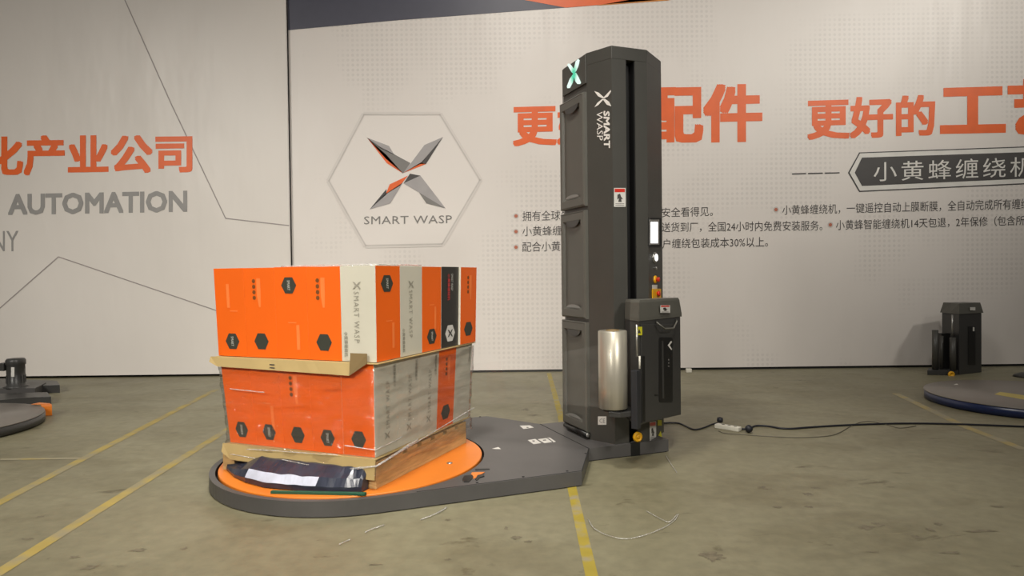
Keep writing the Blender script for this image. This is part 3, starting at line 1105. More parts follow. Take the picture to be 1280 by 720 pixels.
# pull bar
b = B()
b.tube([PCAR(820.5, 402, .002), PCAR(821.5, 403.5, .035), PCAR(831, 411, .055), PCAR(842, 410.5, .055), PCAR(846, 402, .02), PCAR(845.5, 400, .002)], 0.006, M['body2'], 8)
b.build('pull_bar', car)
sticker(PCAR, 825.5, 381.5, 837.5, 391, nCar, car, e=0.018)
b = B()
b.slab([PCAR(795.2, 408.5, .007), PCAR(802.6, 408.5, .007), PCAR(802.6, 419, .007), PCAR(795.2, 419, .007)], nCar, .001, M['ylabel'])
b.build('yellow_label', car)
b = B()
b.slab([PCAR(797, 416.5, .008), PCAR(801, 416.5, .008), PCAR(799, 411, .008)], nCar, .0008, M['p_dark'])
b.build('label_print', car)
b = B()
b.tube([Vector((P2.x, P2.y, PCAR(797, 446).z)) + nCar * 0.006 - d23 * 0.04, Vector((P2.x, P2.y, PCAR(797, 406).z)) + nCar * 0.006 - d23 * 0.04], 0.007, M['steel'], 8)
b.build('steel_rod', car)
b = B()
q0 = PCAR(799.5, 461, .014); q1 = PCAR(799.5, 445, .014)
b.tube([q0, q1], 0.006, M['whitep'], 8)
b.build('white_rod', car)
b = B()
c0 = P2 + nCar * 0.015 - d23 * 0.055
b.prism([c0 + d23 * -0.028 + nCar * -0.03, c0 + d23 * -0.024 + nCar * 0.012, c0 + d23 * 0.02 + nCar * 0.012, c0 + d23 * 0.026 + nCar * -0.03], zbb - 0.01, PCAR(797, 462).z, M['navy2'], bev=0.004)
b.build('brake_lever', car)
b = B()
b.slab([PCAR(802.5, 445, .0065), PCAR(806, 445, .0065), PCAR(806.5, 527, .0065), PCAR(803, 527, .0065)], nCar, .001, M['dark'])
b.build('roller_gap', car)
b = B()
b.slab([PCAR(818, 493, .0065), PCAR(822.5, 493, .0065), PCAR(822.5, 495, .0065), PCAR(818, 495, .0065)], nCar, .001, M['dark'])
b.build('door_latch', car)
# shelf carrying the film roll
RC = AY(766, 460, 4.26)
zr1 = AY(766, 413, 4.26).z
zr0 = AY(766, 510, 4.26).z
b = B()
sh = [RC + Vector((-0.04, -0.06, 0)), RC + Vector((0.03, -0.085, 0)), P2 + Vector((0.0, -0.02, 0)), MP(1.80, -0.45), MP(1.60, -0.45)]
b.prism(sh, zr0 - 0.045, zr0 - 0.012, M['anthr'], bev=0.004)
b.lathe(Vector((RC.x, RC.y, zr0 - 0.014)), [(0.07, 0), (0.07, 0.012), (0.035, 0.012), (0.033, 0.05), (0, 0.05)], M['dark'], seg=24)
b.build('roll_shelf', car)

# film roll, its own thing
RR = 0.0905
b = B()
H = zr1 - zr0
b.lathe(Vector((RC.x, RC.y, zr0)), [(0.04, 0.002), (RR - 0.006, 0.0), (RR, 0.004), (RR + 0.001, H * 0.3), (RR, H - 0.004), (RR - 0.006, H), (0.042, H - 0.001)], M['roll'], seg=64)
roll = b.build('stretch_film_roll', base=(RC.x, RC.y, zr0))
tag(roll, 'shiny silvery roll of clear stretch film standing on the carriage shelf', 'film roll')
b = B()
b.lathe(Vector((RC.x, RC.y, zr0)), [(0.042, 0.0), (0.042, H + 0.004), (0.034, H + 0.004), (0.034, 0.0)], M['kraftd'], seg=32)
b.build('cardboard_core', roll)

# ================================================================ THE LOAD
PA_ = -0.3934
E1 = Vector((math.cos(PA_), math.sin(PA_), 0))
E2 = Vector((-math.sin(PA_), math.cos(PA_), 0))
PCN = Vector((-1.0281, 4.2977, 0))
HS = 1.0768 / 2


def LP(a, c, z): return PCN + E1 * a + E2 * c + Vector((0, 0, z))


pallet = thing('wooden_pallet', PCN + Vector((0, 0, TZ)), 'pale wooden pallet under the carton load on the turntable', 'pallet')
PT = 0.236
for a in (-HS, -0.045, HS - 0.09):
    b = B()
    b.box(LP(a, -HS, TZ + 0.018), E1 * 0.09, E2 * 2 * HS, Vector((0, 0, 0.105)), M['wood'], 0.003)
    b.build('stringer', pallet)
for k in range(7):
    c = -HS + k * (2 * HS - 0.11) / 6
    b = B()
    b.box(LP(-HS, c, TZ + 0.123), E1 * 2 * HS, E2 * 0.11, Vector((0, 0, 0.022)), M['wood'], 0.002)
    b.build('deck_board', pallet)
for a in (-HS, -0.045, HS - 0.09):
    b = B()
    b.box(LP(a, -HS, TZ), E1 * 0.09, E2 * 2 * HS, Vector((0, 0, 0.018)), M['wood'], 0.002)
    b.build('bottom_board', pallet)

# footprint of the load at its three levels (near corner, left end, right end)
DN = (LP(HS, -HS, 0)).y
nL, nR = -E2, E1
near0 = AY(467, 450, DN + 0.01)
near2 = AY(470, 400, DN + 0.01)


def lev(nearp, xl, xr, z):
    N = Vector((nearp.x, nearp.y, 0))
    Lp = on_plane(xl, 400, N, nL); Lp.z = 0
    Rp = on_plane(xr, 400, N, nR); Rp.z = 0
    return (N, Lp, Rp, z)


Z0 = AY(467, 573, DN).z
Z1 = AY(468, 454, DN).z
Z2 = AY(470, 331.5, DN).z
L0 = lev(near0, 285, 583.5, Z0)
L1a = lev(near0, 274, 590, Z1 - 0.006)
L1b = lev(near2, 272.5, 592, Z1 + 0.002)
L2 = lev(near2, 268, 594.5, Z2)


def lp(L, s, t, z=None):
    N, A, R, zz = L
    p = N + (A - N) * s + (R - N) * t
    return Vector((p.x, p.y, zz if z is None else z))


class Face:
    """one visible face of a carton; at(a, b): a across from left to right, b from foot to top"""

    def __init__(f, lo, hi, side, k0, k1, dep=0.0):
        f.lo, f.hi, f.side, f.k0, f.k1, f.dep = lo, hi, side, k0, k1, dep
        f.n = nL if side == 'L' else nR

    def at(f, a, b_, e=0.0015):
        if f.side == 'L':
            s = f.k1 + (f.k0 - f.k1) * a
            p0, p1 = lp(f.lo, s, f.dep), lp(f.hi, s, f.dep)
        else:
            t = f.k0 + (f.k1 - f.k0) * a
            p0, p1 = lp(f.lo, f.dep, t), lp(f.hi, f.dep, t)
        return p0 + (p1 - p0) * b_ + f.n * e


def d_hex(F_, o, a, b_, txt=None, m='c_hex', wa=0.235, hb=0.088, tm='c_wtxt'):
    bb = B()
    v = [(-1, 0), (-.5, -1), (.5, -1), (1, 0), (.5, 1), (-.5, 1)]
    bb.faces([F_.at(a + x * wa, b_ + y * hb) for x, y in v], [tuple(range(6))], M[m])
    bb.build('hexagon_emblem', o, fix=False)
    if txt:
        bb = B()
        e = 0.003
        letter(bb, txt, F_.at(a + .045, b_ + .055, e), F_.at(a + .045, b_ - .055, e), F_.at(a - .04, b_ - .055, e), F_.at(a - .04, b_ + .055, e), M[tm], 0.01)
        bb.build('emblem_lettering', o, fix=False)


def d_dots(F_, o, a, b_, dy=-0.062, ar=0.055):
    for k in range(4):
        bb = B()
        bb.faces([F_.at(a + ar * math.cos(j * math.pi / 4), b_ + k * dy + 0.024 * math.sin(j * math.pi / 4)) for j in range(8)], [tuple(range(8))], M['c_dot'])
        bb.build('printed_dot', o, fix=False)
    bb = B()
    s = 1 if dy < 0 else -1
    bb.faces([F_.at(a + x, b_ + y) for x, y in [(.09 * s, .03 * s), (.22 * s, .03 * s), (.22 * s, -.13 * s), (.20 * s, -.29 * s), (.14 * s, -.29 * s), (.09 * s, -.16 * s)]], [tuple(range(6))], M['c_light'])
    bb.build('pale_print', o, fix=False)


def d_tab(F_, o, a, b_, up=True):
    bb = B()
    s = 1 if up else -1
    bb.faces([F_.at(a - .13, b_), F_.at(a + .13, b_), F_.at(a + .13, b_ - 0.012), F_.at(a - .13, b_ - 0.012)], [(0, 1, 2, 3)], M['c_light'])
    bb.faces([F_.at(a + .12 * s, b_ - .03 * s), F_.at(a + .22 * s, b_ - .03 * s), F_.at(a + .22 * s, b_ - .30 * s), F_.at(a + .12 * s, b_ - .30 * s)], [(0, 1, 2, 3)], M['c_light'])
    bb.build('pale_print', o, fix=False)


def d_cross(F_, o, a, b_, m='c_txt', wa=0.12, hb=0.040):
    bb = B()
    for poly in ([(-1, 1), (-.45, .8), (0, .18), (.45, .8), (1, 1), (.45, .1), (0, -.02), (-.45, .1)], [(-1, -1), (-.45, -.8), (0, -.16), (.45, -.8), (1, -1), (.45, -.1), (0, .04), (-.45, -.1)]):
        bb.faces([F_.at(a + x * wa, b_ + y * hb, 0.003) for x, y in poly], [tuple(range(8))], M[m])
    bb.build('winged_mark', o, fix=False)


def d_vtext(F_, o, text, a, b0, b1, wa, m, down=True, bold=0.0, name='vertical_lettering', sp=1.0):
    bb = B()
    e = 0.003
    if down:
        letter(bb, text, F_.at(a + wa, b1, e), F_.at(a + wa, b0, e), F_.at(a - wa, b0, e), F_.at(a - wa, b1, e), M[m], bold, sp)
    else:
        letter(bb, text, F_.at(a - wa, b0, e), F_.at(a - wa, b1, e), F_.at(a + wa, b1, e), F_.at(a + wa, b0, e), M[m], bold, sp)
    bb.build(name, o, fix=False)


def d_white(F_, o, down=True):
    if down:
        d_cross(F_, o, .48, .795)
        d_vtext(F_, o, 'SMART WASP', .46, .20, .73, .075, 'c_txt', True, -0.005, sp=1.25)
        d_vtext(F_, o, '小黄蜂缠绕机', .14, .05, .31, .055, 'c_txt', True, 0.02, 'small_lettering', 1.1)
    else:
        d_cross(F_, o, .52, .19)
        d_vtext(F_, o, 'SMART WASP', .55, .26, .78, .075, 'c_txt', False, -0.005, sp=1.25)
        d_vtext(F_, o, '小黄蜂缠绕机', .84, .70, .95, .055, 'c_txt', False, 0.02, 'small_lettering', 1.1)


def carton(layer, side, i, mL, mR, label, dep=0.0, skew=0.0):
    lo, hi = (L0, L1a) if layer == 0 else (L1b, L2)
    g_ = 0.0003
    k0, k1 = i / 5 + g_, (i + 1) / 5 - g_
    if side == 'L':
        st = [(k1, g_), (k0, g_), (k0, 0.2 - g_), (k1, 0.2 - g_)]
        if i == 0: st = [(k1, 0), (0, 0), (0, .2 - g_), (k1, .2 - g_)]
        else: st = [(k1, 0), (k0, 0), (k0, .2 - g_), (k1, .2 - g_)]
    else:
        st = [(0.2 - g_, k0), (0 + dep, k0), (0 + dep, k1), (0.2 - g_, k1)]
    P = [lp(lo, s, t) for s, t in st] + [lp(hi, s, t) for s, t in st]
    dz = random.uniform(-0.002, 0.0015) if layer else 0
    for p in P[4:]: p.z += dz
    # faces: 2 = left-facing (0-1), 3 = right-facing (1-2)
    b = B()
    b.hexa(P, M[mL] if side == 'L' and i else M['c_white'], 0.0012, {2: M[mL], 3: M[mR], 0: M[mL], 1: M[mL], 4: M[mL], 5: M[mR]})
    o = tag(b.build('carton'), label, 'carton', 'cartons stacked in the %s layer of the load' % ('upper' if layer else 'lower'))
    fl = Face(lo, hi, 'L', i / 5, (i + 1) / 5)
    fr = Face(lo, hi, 'R', (0 if side == 'L' else i / 5), (0.2 if side == 'L' else (i + 1) / 5), dep)
    return o, fl, fr


O, W_, K_ = 'c_orange', 'c_white', 'c_black'
# upper layer, left face, from the far left to the corner
o, fl, fr = carton(1, 'L', 4, O, W_, 'orange carton at the far left end of the upper layer, hexagon low on its face')
d_hex(fl, o, .52, .17, 'SMART'); d_tab(fl, o, .62, .52, False); d_vtext(fl, o, '1234567', .25, .60, .88, .05, 'c_light', True, name='pale_print') if False else None
o, fl, fr = carton(1, 'L', 3, O, W_, 'orange carton second from the left in the upper layer, four dots above a plain hexagon')
d_hex(fl, o, .50, .18); d_dots(fl, o, .33, .85)
o, fl, fr = carton(1, 'L', 2, O, W_, 'orange carton in the middle of the upper layer with its hexagon near the top edge')
d_hex(fl, o, .45, .80, 'SMART'); d_tab(fl, o, .52, .40, True)
o, fl, fr = carton(1, 'L', 1, O, W_, 'orange carton of the upper layer directly left of the white corner carton')
d_hex(fl, o, .48, .19); d_dots(fl, o, .33, .85)
o, fl, fr = carton(1, 'L', 0, W_, O, 'white corner carton of the upper layer facing the camera, orange on its right side')
d_white(fl, o)
d_hex(fr, o, .45, .81, 'SMART', wa=.25); d_tab(fr, o, .52, .42)
# upper layer, right face
o, fl, fr = carton(1, 'R', 1, O, W_, 'narrow white carton face in the upper layer between two orange ones')
d_white(fr, o)
o, fl, fr = carton(1, 'R', 2, O, O, 'orange carton of the upper layer just left of the black one')
d_hex(fr, o, .5, .17, 'SMART', wa=.25); d_tab(fr, o, .5, .55)
o, fl, fr = carton(1, 'R', 3, O, K_, 'black carton in the upper layer with a white hexagon')
d_hex(fr, o, .5, .17, None, 'sticker', .28, .10)
d_cross(fr, o, .5, .17, 'c_black', .15, .05)
d_vtext(fr, o, 'SMART WASP', .58, .70, .91, .06, 'c_wtxt', True, name='white_lettering')
d_vtext(fr, o, '小黄蜂缠绕机', .40, .58, .91, .07, 'c_red', True, 0.02, 'red_lettering')
o, fl, fr = carton(1, 'R', 4, W_, O, 'orange carton at the right end of the upper layer standing slightly proud', dep=-0.012)
d_hex(fr, o, .5, .19, wa=.27); d_dots(fr, o, .45, .86)
# lower layer
LL = ['orange carton at the left end of the lower layer under glinting film',
      'orange carton second from the left in the lower layer, lettered hexagon at its foot',
      'orange carton in the middle of the lower layer with four dots below the kraft edge',
      'orange carton of the lower layer, second left of the corner',
      'orange corner carton of the lower layer, film glinting across its hexagon']
for q_, i in enumerate((4, 3, 2, 1, 0)):
    o, fl, fr = carton(0, 'L', i, O, W_, LL[q_])
    d_hex(fl, o, .5, .165 if i else .18, None if i in (2, 0) else 'SMART')
    if i == 2: d_dots(fl, o, .38, .80)
    elif i == 3: d_tab(fl, o, .5, .5)
    if i == 0: d_white(fr, o, False)
RL = ['white lower layer carton right next to the orange corner one, emblem at its foot', 'white carton face of the lower layer just left of the narrow orange one',
      'narrow orange carton on the right face of the lower layer', 'white carton at the right end of the lower layer']
for i, lb in zip((1, 2, 3, 4), RL):
    o, fl, fr = carton(0, 'R', i, O, O if i == 3 else W_, lb)
    if i == 3:
        d_hex(fr, o, .5, .19, wa=.27); d_dots(fr, o, .45, .86)
    elif i < 3:
        d_white(fr, o, False)
    else:
        d_vtext(fr, o, '小黄蜂缠绕机', .84, .70, .95, .055, 'c_txt', False, 0.02, 'small_lettering')

# the inner cartons of the upper layer, so that the load is whole from above
for i in range(1, 5):
    for j in range(1, 5):
        st = [((i + 1) / 5 - .001, j / 5 + .001), (i / 5 + .001, j / 5 + .001), (i / 5 + .001, (j + 1) / 5 - .001), ((i + 1) / 5 - .001, (j + 1) / 5 - .001)]
        b = B()
        b.hexa([lp(L1b, s, t) for s, t in st] + [lp(L2, s, t) - Vector((0, 0, .003)) for s, t in st], M['c_orange'], 0.0012)
        tag(b.build('carton'), 'orange carton inside the upper layer, hidden behind the outer rows', 'carton', 'inner cartons of the upper layer')

# kraft boards with their edges folded down
def kraft(name, L, z, drop, label, tab):
    r = thing(name, lp(L, .5, .5, z), label, 'board')
    b = B()
    o_ = -0.022
    P = [lp(L, 1 - o_ * .4, o_, z), lp(L, o_, o_, z), lp(L, o_ * .6, 1.0, z), lp(L, 1.0, 1.0, z)]
    b.slab(P, (0, 0, 1), 0.004, M['kraft'])
    b.build('board_sheet', r)
    b = B()
    n = 16
    top, bot = [], []
    s0, s1 = (0.13 if tab else -0.02), 1.03
    for k in range(n + 1):
        s = s1 + (s0 - s1) * k / n
        wob = 0.004 * mn.noise(Vector((k * 0.7, z * 9, 0)))
        p = lp(L, s, o_, z + 0.004)
        top.append(p + nL * 0.003)
        d_ = drop * (0.80 + 0.2 * k / n) * (1.0 if k > 0 else 0.55)
        bot.append(p + nL * (0.016 + wob) + Vector((0, 0, -d_)))
    k_ = len(top)
    P = top + bot
    fs = [(i, i + 1, k_ + i + 1, k_ + i) for i in range(n)]
    P2_ = [p - nL * 0.003 for p in P]
    b.faces(P, fs, M['kraft'])
    b.faces(P2_, [tuple(reversed(f)) for f in fs], M['kraft'])
    if not tab:  # round the near corner a little
        pc = lp(L, s0, o_, z + 0.004)
    b.build('folded_edge', r, fix=False)
    if tab:
        b = B()
        p0 = lp(L, s0, o_, z + 0.004) + nL * 0.004
        p1 = lp(L, 0.035, o_, z + 0.004) + nL * 0.004
        pd = lp(L, s0, o_, z + 0.004) + nL * 0.017 - Vector((0, 0, drop))
        b.slab([pd, p1, p1 + Vector((0, 0, .053)), p0 + Vector((0, 0, .053))], nL, 0.003, M['kraftd'])
        b.build('corner_flap', r)['label'] = 'darker folded corner flap standing up'
        b = B()
        pm = lp(L, 0.62, o_, z) + nL * 0.0145
        for dz in (-0.022, -0.040):
            b.slab([pm + Vector((0, 0, dz)), pm + E1 * 0.035 + Vector((0, 0, dz)), pm + E1 * 0.035 + Vector((0, 0, dz - .006)), pm + Vector((0, 0, dz - .006))], nL, 0.001, M['p_dark'])
        b.build('board_mark', r)
    return r


kraft('kraft_board', L1b, Z1 - 0.0055, 0.068, 'kraft board between the carton layers with a folded up corner flap', True)
kraft('kraft_board', L0, Z0 - 0.005, 0.108, 'kraft board between pallet and lowest cartons, edge folded down', False)

# slack film rag and sheet lying on top of the load
b = B()
rg = []
n = 26
for k in range(n + 1):
    s = 0.55 - 0.95 * k / n
    st = (max(s, 0), max(-s, 0))
    p = lp(L2, st[0] + .01, st[1] + .01, Z2 + 0.004 + 0.006 * abs(mn.noise(Vector((k * .8, 0, 3)))))
    rg.append(p)
b.tube(rg, [0.004 + 0.003 * abs(mn.noise(Vector((k * 1.1, 5, 0)))) for k in range(n + 1)], M['filmr'], 6)
tag(b.build('film_strand'), 'crumpled strand of film along the top edge of the load', 'film')

# navy plastic bundle in the fork opening
def PLf(x, y, e): return on_plane(x, y, LP(0, -HS, 0) - E2 * e, -E2)
bun = thing('plastic_bundle', LP(-0.05, -HS - 0.02, TZ), 'dark navy crumpled plastic bundle stuffed in the pallet opening', 'plastic sheet')
b = B()
n = 40
front = [(284, 588), (292, 597), (306, 604), (330, 610.5), (380, 615), (430, 617), (452, 616), (461, 611)]
edge = []
for k in range(n + 1):
    x = 284 + (461 - 284) * k / n
    for (xa, ya), (xb, yb) in zip(front, front[1:]):
        if xa <= x <= xb + 1e-6:
            edge.append(FL(x, ya + (yb - ya) * (x - xa) / (xb - xa), TZ))
            break
# section: share of the way out to the front edge, height, crumple
prof = [(-2.2, 0.118, 0), (-0.2, 0.119, 0), (0.25, 0.112, .5), (0.55, 0.088, .7), (0.80, 0.070, .5), (1.0, 0.030, .3), (0.99, 0.003, .2), (0.3, 0.002, 0)]
rows = []
for r, (e, z, jit) in enumerate(prof):
    row = []
    for k, p in enumerate(edge):
        d_ = p - PCN
        a, c = d_.dot(E1), -d_.dot(E2) - HS
        a = max(-HS + 0.055, min(HS - 0.10, a)) if e < 0.2 else a
        tp = min(1.0, 0.30 + k / 7.0) * min(1.0, 0.55 + (n - k) / 6.0)
        zz = TZ + 0.002 + z * tp + jit * 0.012 * mn.noise(Vector((k * 0.33, r * 2.0, 1)))
        ee = max(c, 0.01) * e + jit * 0.010 * mn.noise(Vector((k * 0.40, r * 1.7, 7)))
        if e < -1: ee = -0.25
        row.append(b.bm.verts.new(LP(a, -HS - ee, min(max(zz, TZ + 0.0015), TZ + 0.121))))
    rows.append(row)
kn = b.mi(M['navy'])
b2 = B()
for r in range(len(rows) - 1):
    for k in range(n):
        x = 284 + (461 - 284) * (k + .5) / n
        if r == 4 and 308 < x < 394:
            P = [rows[r][k].co, rows[r + 1][k].co, rows[r + 1][k + 1].co, rows[r][k + 1].co]
            up = Vector((0, 0, 0.0015)) - E2 * 0.001
            b2.faces([p + up for p in P], [(0, 1, 2, 3)], M['silverp'])  # highlight painted as pale faces just above the navy sheet
        f = b.bm.faces.new((rows[r][k], rows[r + 1][k], rows[r + 1][k + 1], rows[r][k + 1]))
        f.material_index = kn
b.build('navy_sheet', bun)
bmesh.ops.remove_doubles(b2.bm, verts=b2.bm.verts, dist=0.0002)
b2.build('silvery_fold', bun)['label'] = 'pale silvery highlight painted on a fold of the sheet'
b = B()
g0, g1 = FL(338, 617.5, TZ), FL(456, 620, TZ)
b.box(g0, g1 - g0, E2 * 0.018, Vector((0, 0, 0.016)), M['green'], 0.003)
tag(b.build('green_strap'), 'thin dark green strip lying on the turntable under the plastic bundle', 'strap')

# stretch film around the lower layer
wrap = thing('stretch_film_wrap', PCN + Vector((0, 0, TZ + 0.05)), 'clear glinting stretch film wound round the lower cartons and pallet top', 'film')
b = B()
loop = []
segs = 44
crn = [(1, 0), (0, 0), (0, 1), (1, 1)]
for c in range(4):
    s0, t0 = crn[c]
    s1, t1 = crn[(c + 1) % 4]
    for k in range(segs):
        loop.append((s0 + (s1 - s0) * k / segs, t0 + (t1 - t0) * k / segs))
zs = [0.175 + (0.735 - 0.175) * k / 36 for k in range(37)]
grid = []
for zi, z in enumerate(zs):
    f_ = min(max((z - Z0) / (Z1 - Z0), 0), 1)
    row = []
    for li, (s, t) in enumerate(loop):
        p = lp(L0, s, t, z) * (1 - f_) + lp(L1a, s, t, z) * f_
        cen = lp(L0, .5, .5, z)
        d_ = (p - cen)
        d_.z = 0
        off = 0.016 + 0.009 * mn.noise(Vector((p.x * 3, p.y * 3, z * 16))) + 0.006 * mn.noise(Vector((p.x * 9, p.y * 9, z * 34)))
        if z < Z0: off += 0.014
        zt = z + (0.03 * mn.noise(Vector((p.x * 4, p.y * 4, 2))) if zi in (0, 36) else 0) + 0.02 * (s - .5) * (1 if z < .3 else 0)
        q_ = p + d_.normalized() * off
        row.append(b.bm.verts.new((q_.x, q_.y, zt)))
    grid.append(row)
kf = b.mi(M['film'])
nl = len(loop)
for zi in range(len(zs) - 1):
    for li in range(nl):
        lj = (li + 1) % nl
        f = b.bm.faces.new((grid[zi][li], grid[zi][lj], grid[zi + 1][lj], grid[zi + 1][li]))
        f.material_index = kf
        f.smooth = True
b.build('film_sleeve', wrap, fix=False)
# gathered ropes of film round its foot
def onload(s, t, z, off):
    p = lp(L0, s, t, z)
    cen = lp(L0, .5, .5, z)
    return p + (p - cen).normalized() * off
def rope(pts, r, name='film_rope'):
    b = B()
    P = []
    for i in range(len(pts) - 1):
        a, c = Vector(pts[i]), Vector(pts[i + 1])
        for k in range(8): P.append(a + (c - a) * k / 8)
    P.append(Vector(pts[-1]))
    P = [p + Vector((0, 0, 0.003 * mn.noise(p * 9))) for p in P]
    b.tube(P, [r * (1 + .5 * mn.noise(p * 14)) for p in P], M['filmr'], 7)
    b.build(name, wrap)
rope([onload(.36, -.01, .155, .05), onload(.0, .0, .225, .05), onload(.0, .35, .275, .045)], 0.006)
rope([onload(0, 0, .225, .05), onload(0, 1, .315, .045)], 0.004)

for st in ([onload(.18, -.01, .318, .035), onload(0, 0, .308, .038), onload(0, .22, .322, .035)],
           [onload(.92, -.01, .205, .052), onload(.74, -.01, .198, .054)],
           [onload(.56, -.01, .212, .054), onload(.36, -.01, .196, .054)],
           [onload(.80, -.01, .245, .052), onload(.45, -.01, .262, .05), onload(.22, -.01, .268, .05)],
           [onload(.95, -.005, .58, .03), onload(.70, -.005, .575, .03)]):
    rope(st, 0.0028, 'film_fold')  # pale strands standing in for glints on the film

# web of film from the load to the roll
b = B()
a0, a1 = onload(0, 1.0, .34, .04), onload(0, 1.0, .62, .04)
r0 = Vector((RC.x - RR - 0.004, RC.y, zr0 + 0.005))
r1 = Vector((RC.x - RR - 0.004, RC.y, zr1 - 0.09))
n = 20
P = []
for k in range(n + 1):
    f_ = k / n
    nk = 1 - 0.10 * math.sin(math.pi * f_)
    lo_, hi_ = a0 * (1 - f_) + r0 * f_, a1 * (1 - f_) + r1 * f_
    mid = (lo_ + hi_) / 2
    for j in range(9):
        P.append(mid + (lo_ + (hi_ - lo_) * j / 8 - mid) * nk)
fs = [(k * 9 + j, k * 9 + 9 + j, k * 9 + 10 + j, k * 9 + 1 + j) for k in range(n) for j in range(8)]
for f in b.faces(P, fs, M['filmt']): f.smooth = True
tag(b.build('film_web', fix=False), 'nearly invisible sheet of film stretched from the load to the roll', 'film')

# ================================================================ MACHINE AT THE LEFT EDGE
LC = Vector((-4.83, 5.50, 0))
lm = thing('turntable_machine', LC, 'low dark turntable machine with a black motor cut off by the left edge', 'machine')
b = B()
b.lathe(LC, [(0.0, 0.0), (0.80, 0.0), (0.835, 0.01), (0.835, 0.075), (0.80, 0.078), (0, 0.078)], M['anthr'], seg=96)
b.build('ring_base', lm)
b = B()
b.lathe(LC, [(0.0, 0.078), (0.828, 0.078), (0.83, 0.088), (0.0, 0.088)], M['disc'], seg=96)
b.build('turntable', lm)
ld = Vector((-0.35, 0.94, 0)).normalized()
b = B()
e1, e2 = FL(64, 505), FL(75, 491)
b.prism([FL(43, 506), e1, e1 + Vector((-0.23, 0.28, 0)), Vector((-5.6, 6.9, 0)), Vector((-5.6, 6.2, 0))], 0.0, 0.075, M['anthr'], bev=0.004)
b.build('leg', lm)
b = B()
b.prism([e2 + Vector((-0.55, -0.10, 0)), e2, e2 + Vector((-0.23, 0.30, 0)), Vector((-6.2, 8.0, 0)), Vector((-6.2, 7.2, 0))], 0.0, 0.09, M['anthr'], bev=0.004)
b.build('leg', lm)
b = B()
b.prism([FL(10, 497), FL(44, 497), FL(58, 489), Vector((-5.9, 7.6, 0)), Vector((-6.1, 7.0, 0))], 0.0, 0.10, M['deck'], bev=0.004)
b.build('cross_plate', lm)
mc = AY(20, 470, 7.25)
mz0, mz1 = AY(20, 487, 7.25).z, AY(20, 448, 7.25).z
mc = Vector((mc.x, 7.25, 0.0))
b = B()
b.lathe(Vector((mc.x, mc.y, 0.09)), [(0, 0), (0.12, 0), (0.12, 0.015), (0.086, 0.025), (0.084, mz1 - 0.16), (0.092, mz1 - 0.15), (0.092, mz1 - 0.11), (0.08, mz1 - 0.09), (0, mz1 - 0.088)], M['anthr'], seg=28)
motor = b.build('drive_motor', lm)
b = B()
for k in range(16):
    a = 2 * math.pi * k / 16
    d_ = Vector((math.cos(a), math.sin(a), 0))
    c_ = Vector((mc.x, mc.y, 0.14)) + d_ * 0.08
    t_ = Vector((-d_.y, d_.x, 0))
    b.box(c_ - t_ * 0.002, d_ * 0.010, t_ * 0.004, Vector((0, 0, mz1 - 0.32)), M['anthr'])
b.build('cooling_fins', motor)
b = B()
b.box(mc + Vector((-0.145, -0.06, AY(5, 463, 7.25).z)), (0.06, 0, 0), (0, 0.12, 0), (0, 0, 0.085), M['anthr'], 0.006)
b.build('terminal_box', motor)
b = B()
b.slab([AY(14, 459, 7.13), AY(18, 459, 7.13), AY(18, 471, 7.13), AY(14, 471, 7.13)], (0, -1, 0), 0.002, M['sticker'])
b.build('motor_plate', motor)
b = B()
oc = FL(57, 520)
b.box(oc + Vector((-0.04, 0, 0.0)), (0.09, 0.015, 0), (-0.05, 0.07, 0), (0, 0, 0.095), M['orange'], 0.006)
b.slab([oc + Vector((-0.17, 0.06, 0.0955)), oc + Vector((0.045, 0.02, 0.0955)), oc + Vector((-0.02, 0.09, 0.0955)), oc + Vector((-0.15, 0.14, 0.0955))], (0, 0, 1), 0.004, M['orange'])
b.build('orange_bumper', lm)['label'] = 'bright orange corner bumper'

# ================================================================ MACHINE AT THE RIGHT EDGE
RC2 = Vector((4.72, 6.15, 0))
rm = thing('turntable_machine', RC2, 'grey turntable with navy blue rim cut off by the right edge', 'machine')
b = B()
b.lathe(RC2, [(0.0, 0.0), (0.80, 0.0), (0.835, 0.006), (0.835, 0.078), (0.82, 0.080), (0, 0.080)], M['blue'], seg=96)
b.build('rim_base', rm)
b = B()
b.lathe(RC2, [(0.0, 0.080), (0.838, 0.080), (0.84, 0.084), (0.838, 0.090), (0, 0.090)], M['disc'], seg=96)
rd = b.build('turntable', rm)
b = B()
b.slab([FL(x, y, 0.0905) for x, y in [(1243, 493), (1250, 490), (1300, 497), (1300, 503)]], (0, 0, 1), 0.0012, M['tape'])
b.build('yellow_tape', rd)
b = B()
for k in range(9):
    a = -2.45 + k * 0.075
    d_ = Vector((math.cos(a), math.sin(a), 0))
    if 2 < k < 6:
        t_ = Vector((-d_.y, d_.x, 0))
        b.box(RC2 + d_ * 0.83 - t_ * 0.035 + Vector((0, 0, 0.02)), d_ * 0.008, t_ * 0.07, Vector((0, 0, 0.04)), M['dark'])
b.build('rim_slot', rm)
b = B()
b.slab([FL(x, y, 0.0905) for x, y in [(1192, 481), (1196, 479.5), (1198, 481)]], (0, 0, 1), 0.0012, M['sticker'])
b.build('white_mark', rd)
b = B()
b.lathe(FL(1283, 471, 0), [(0, 0), (0.13, 0), (0.12, 0.02), (0.05, 0.05), (0, 0.05)], M['anthr'], seg=24)
tag(b.build('rubber_foot'), 'low black round foot on the floor at the right edge behind the grey turntable', 'foot')

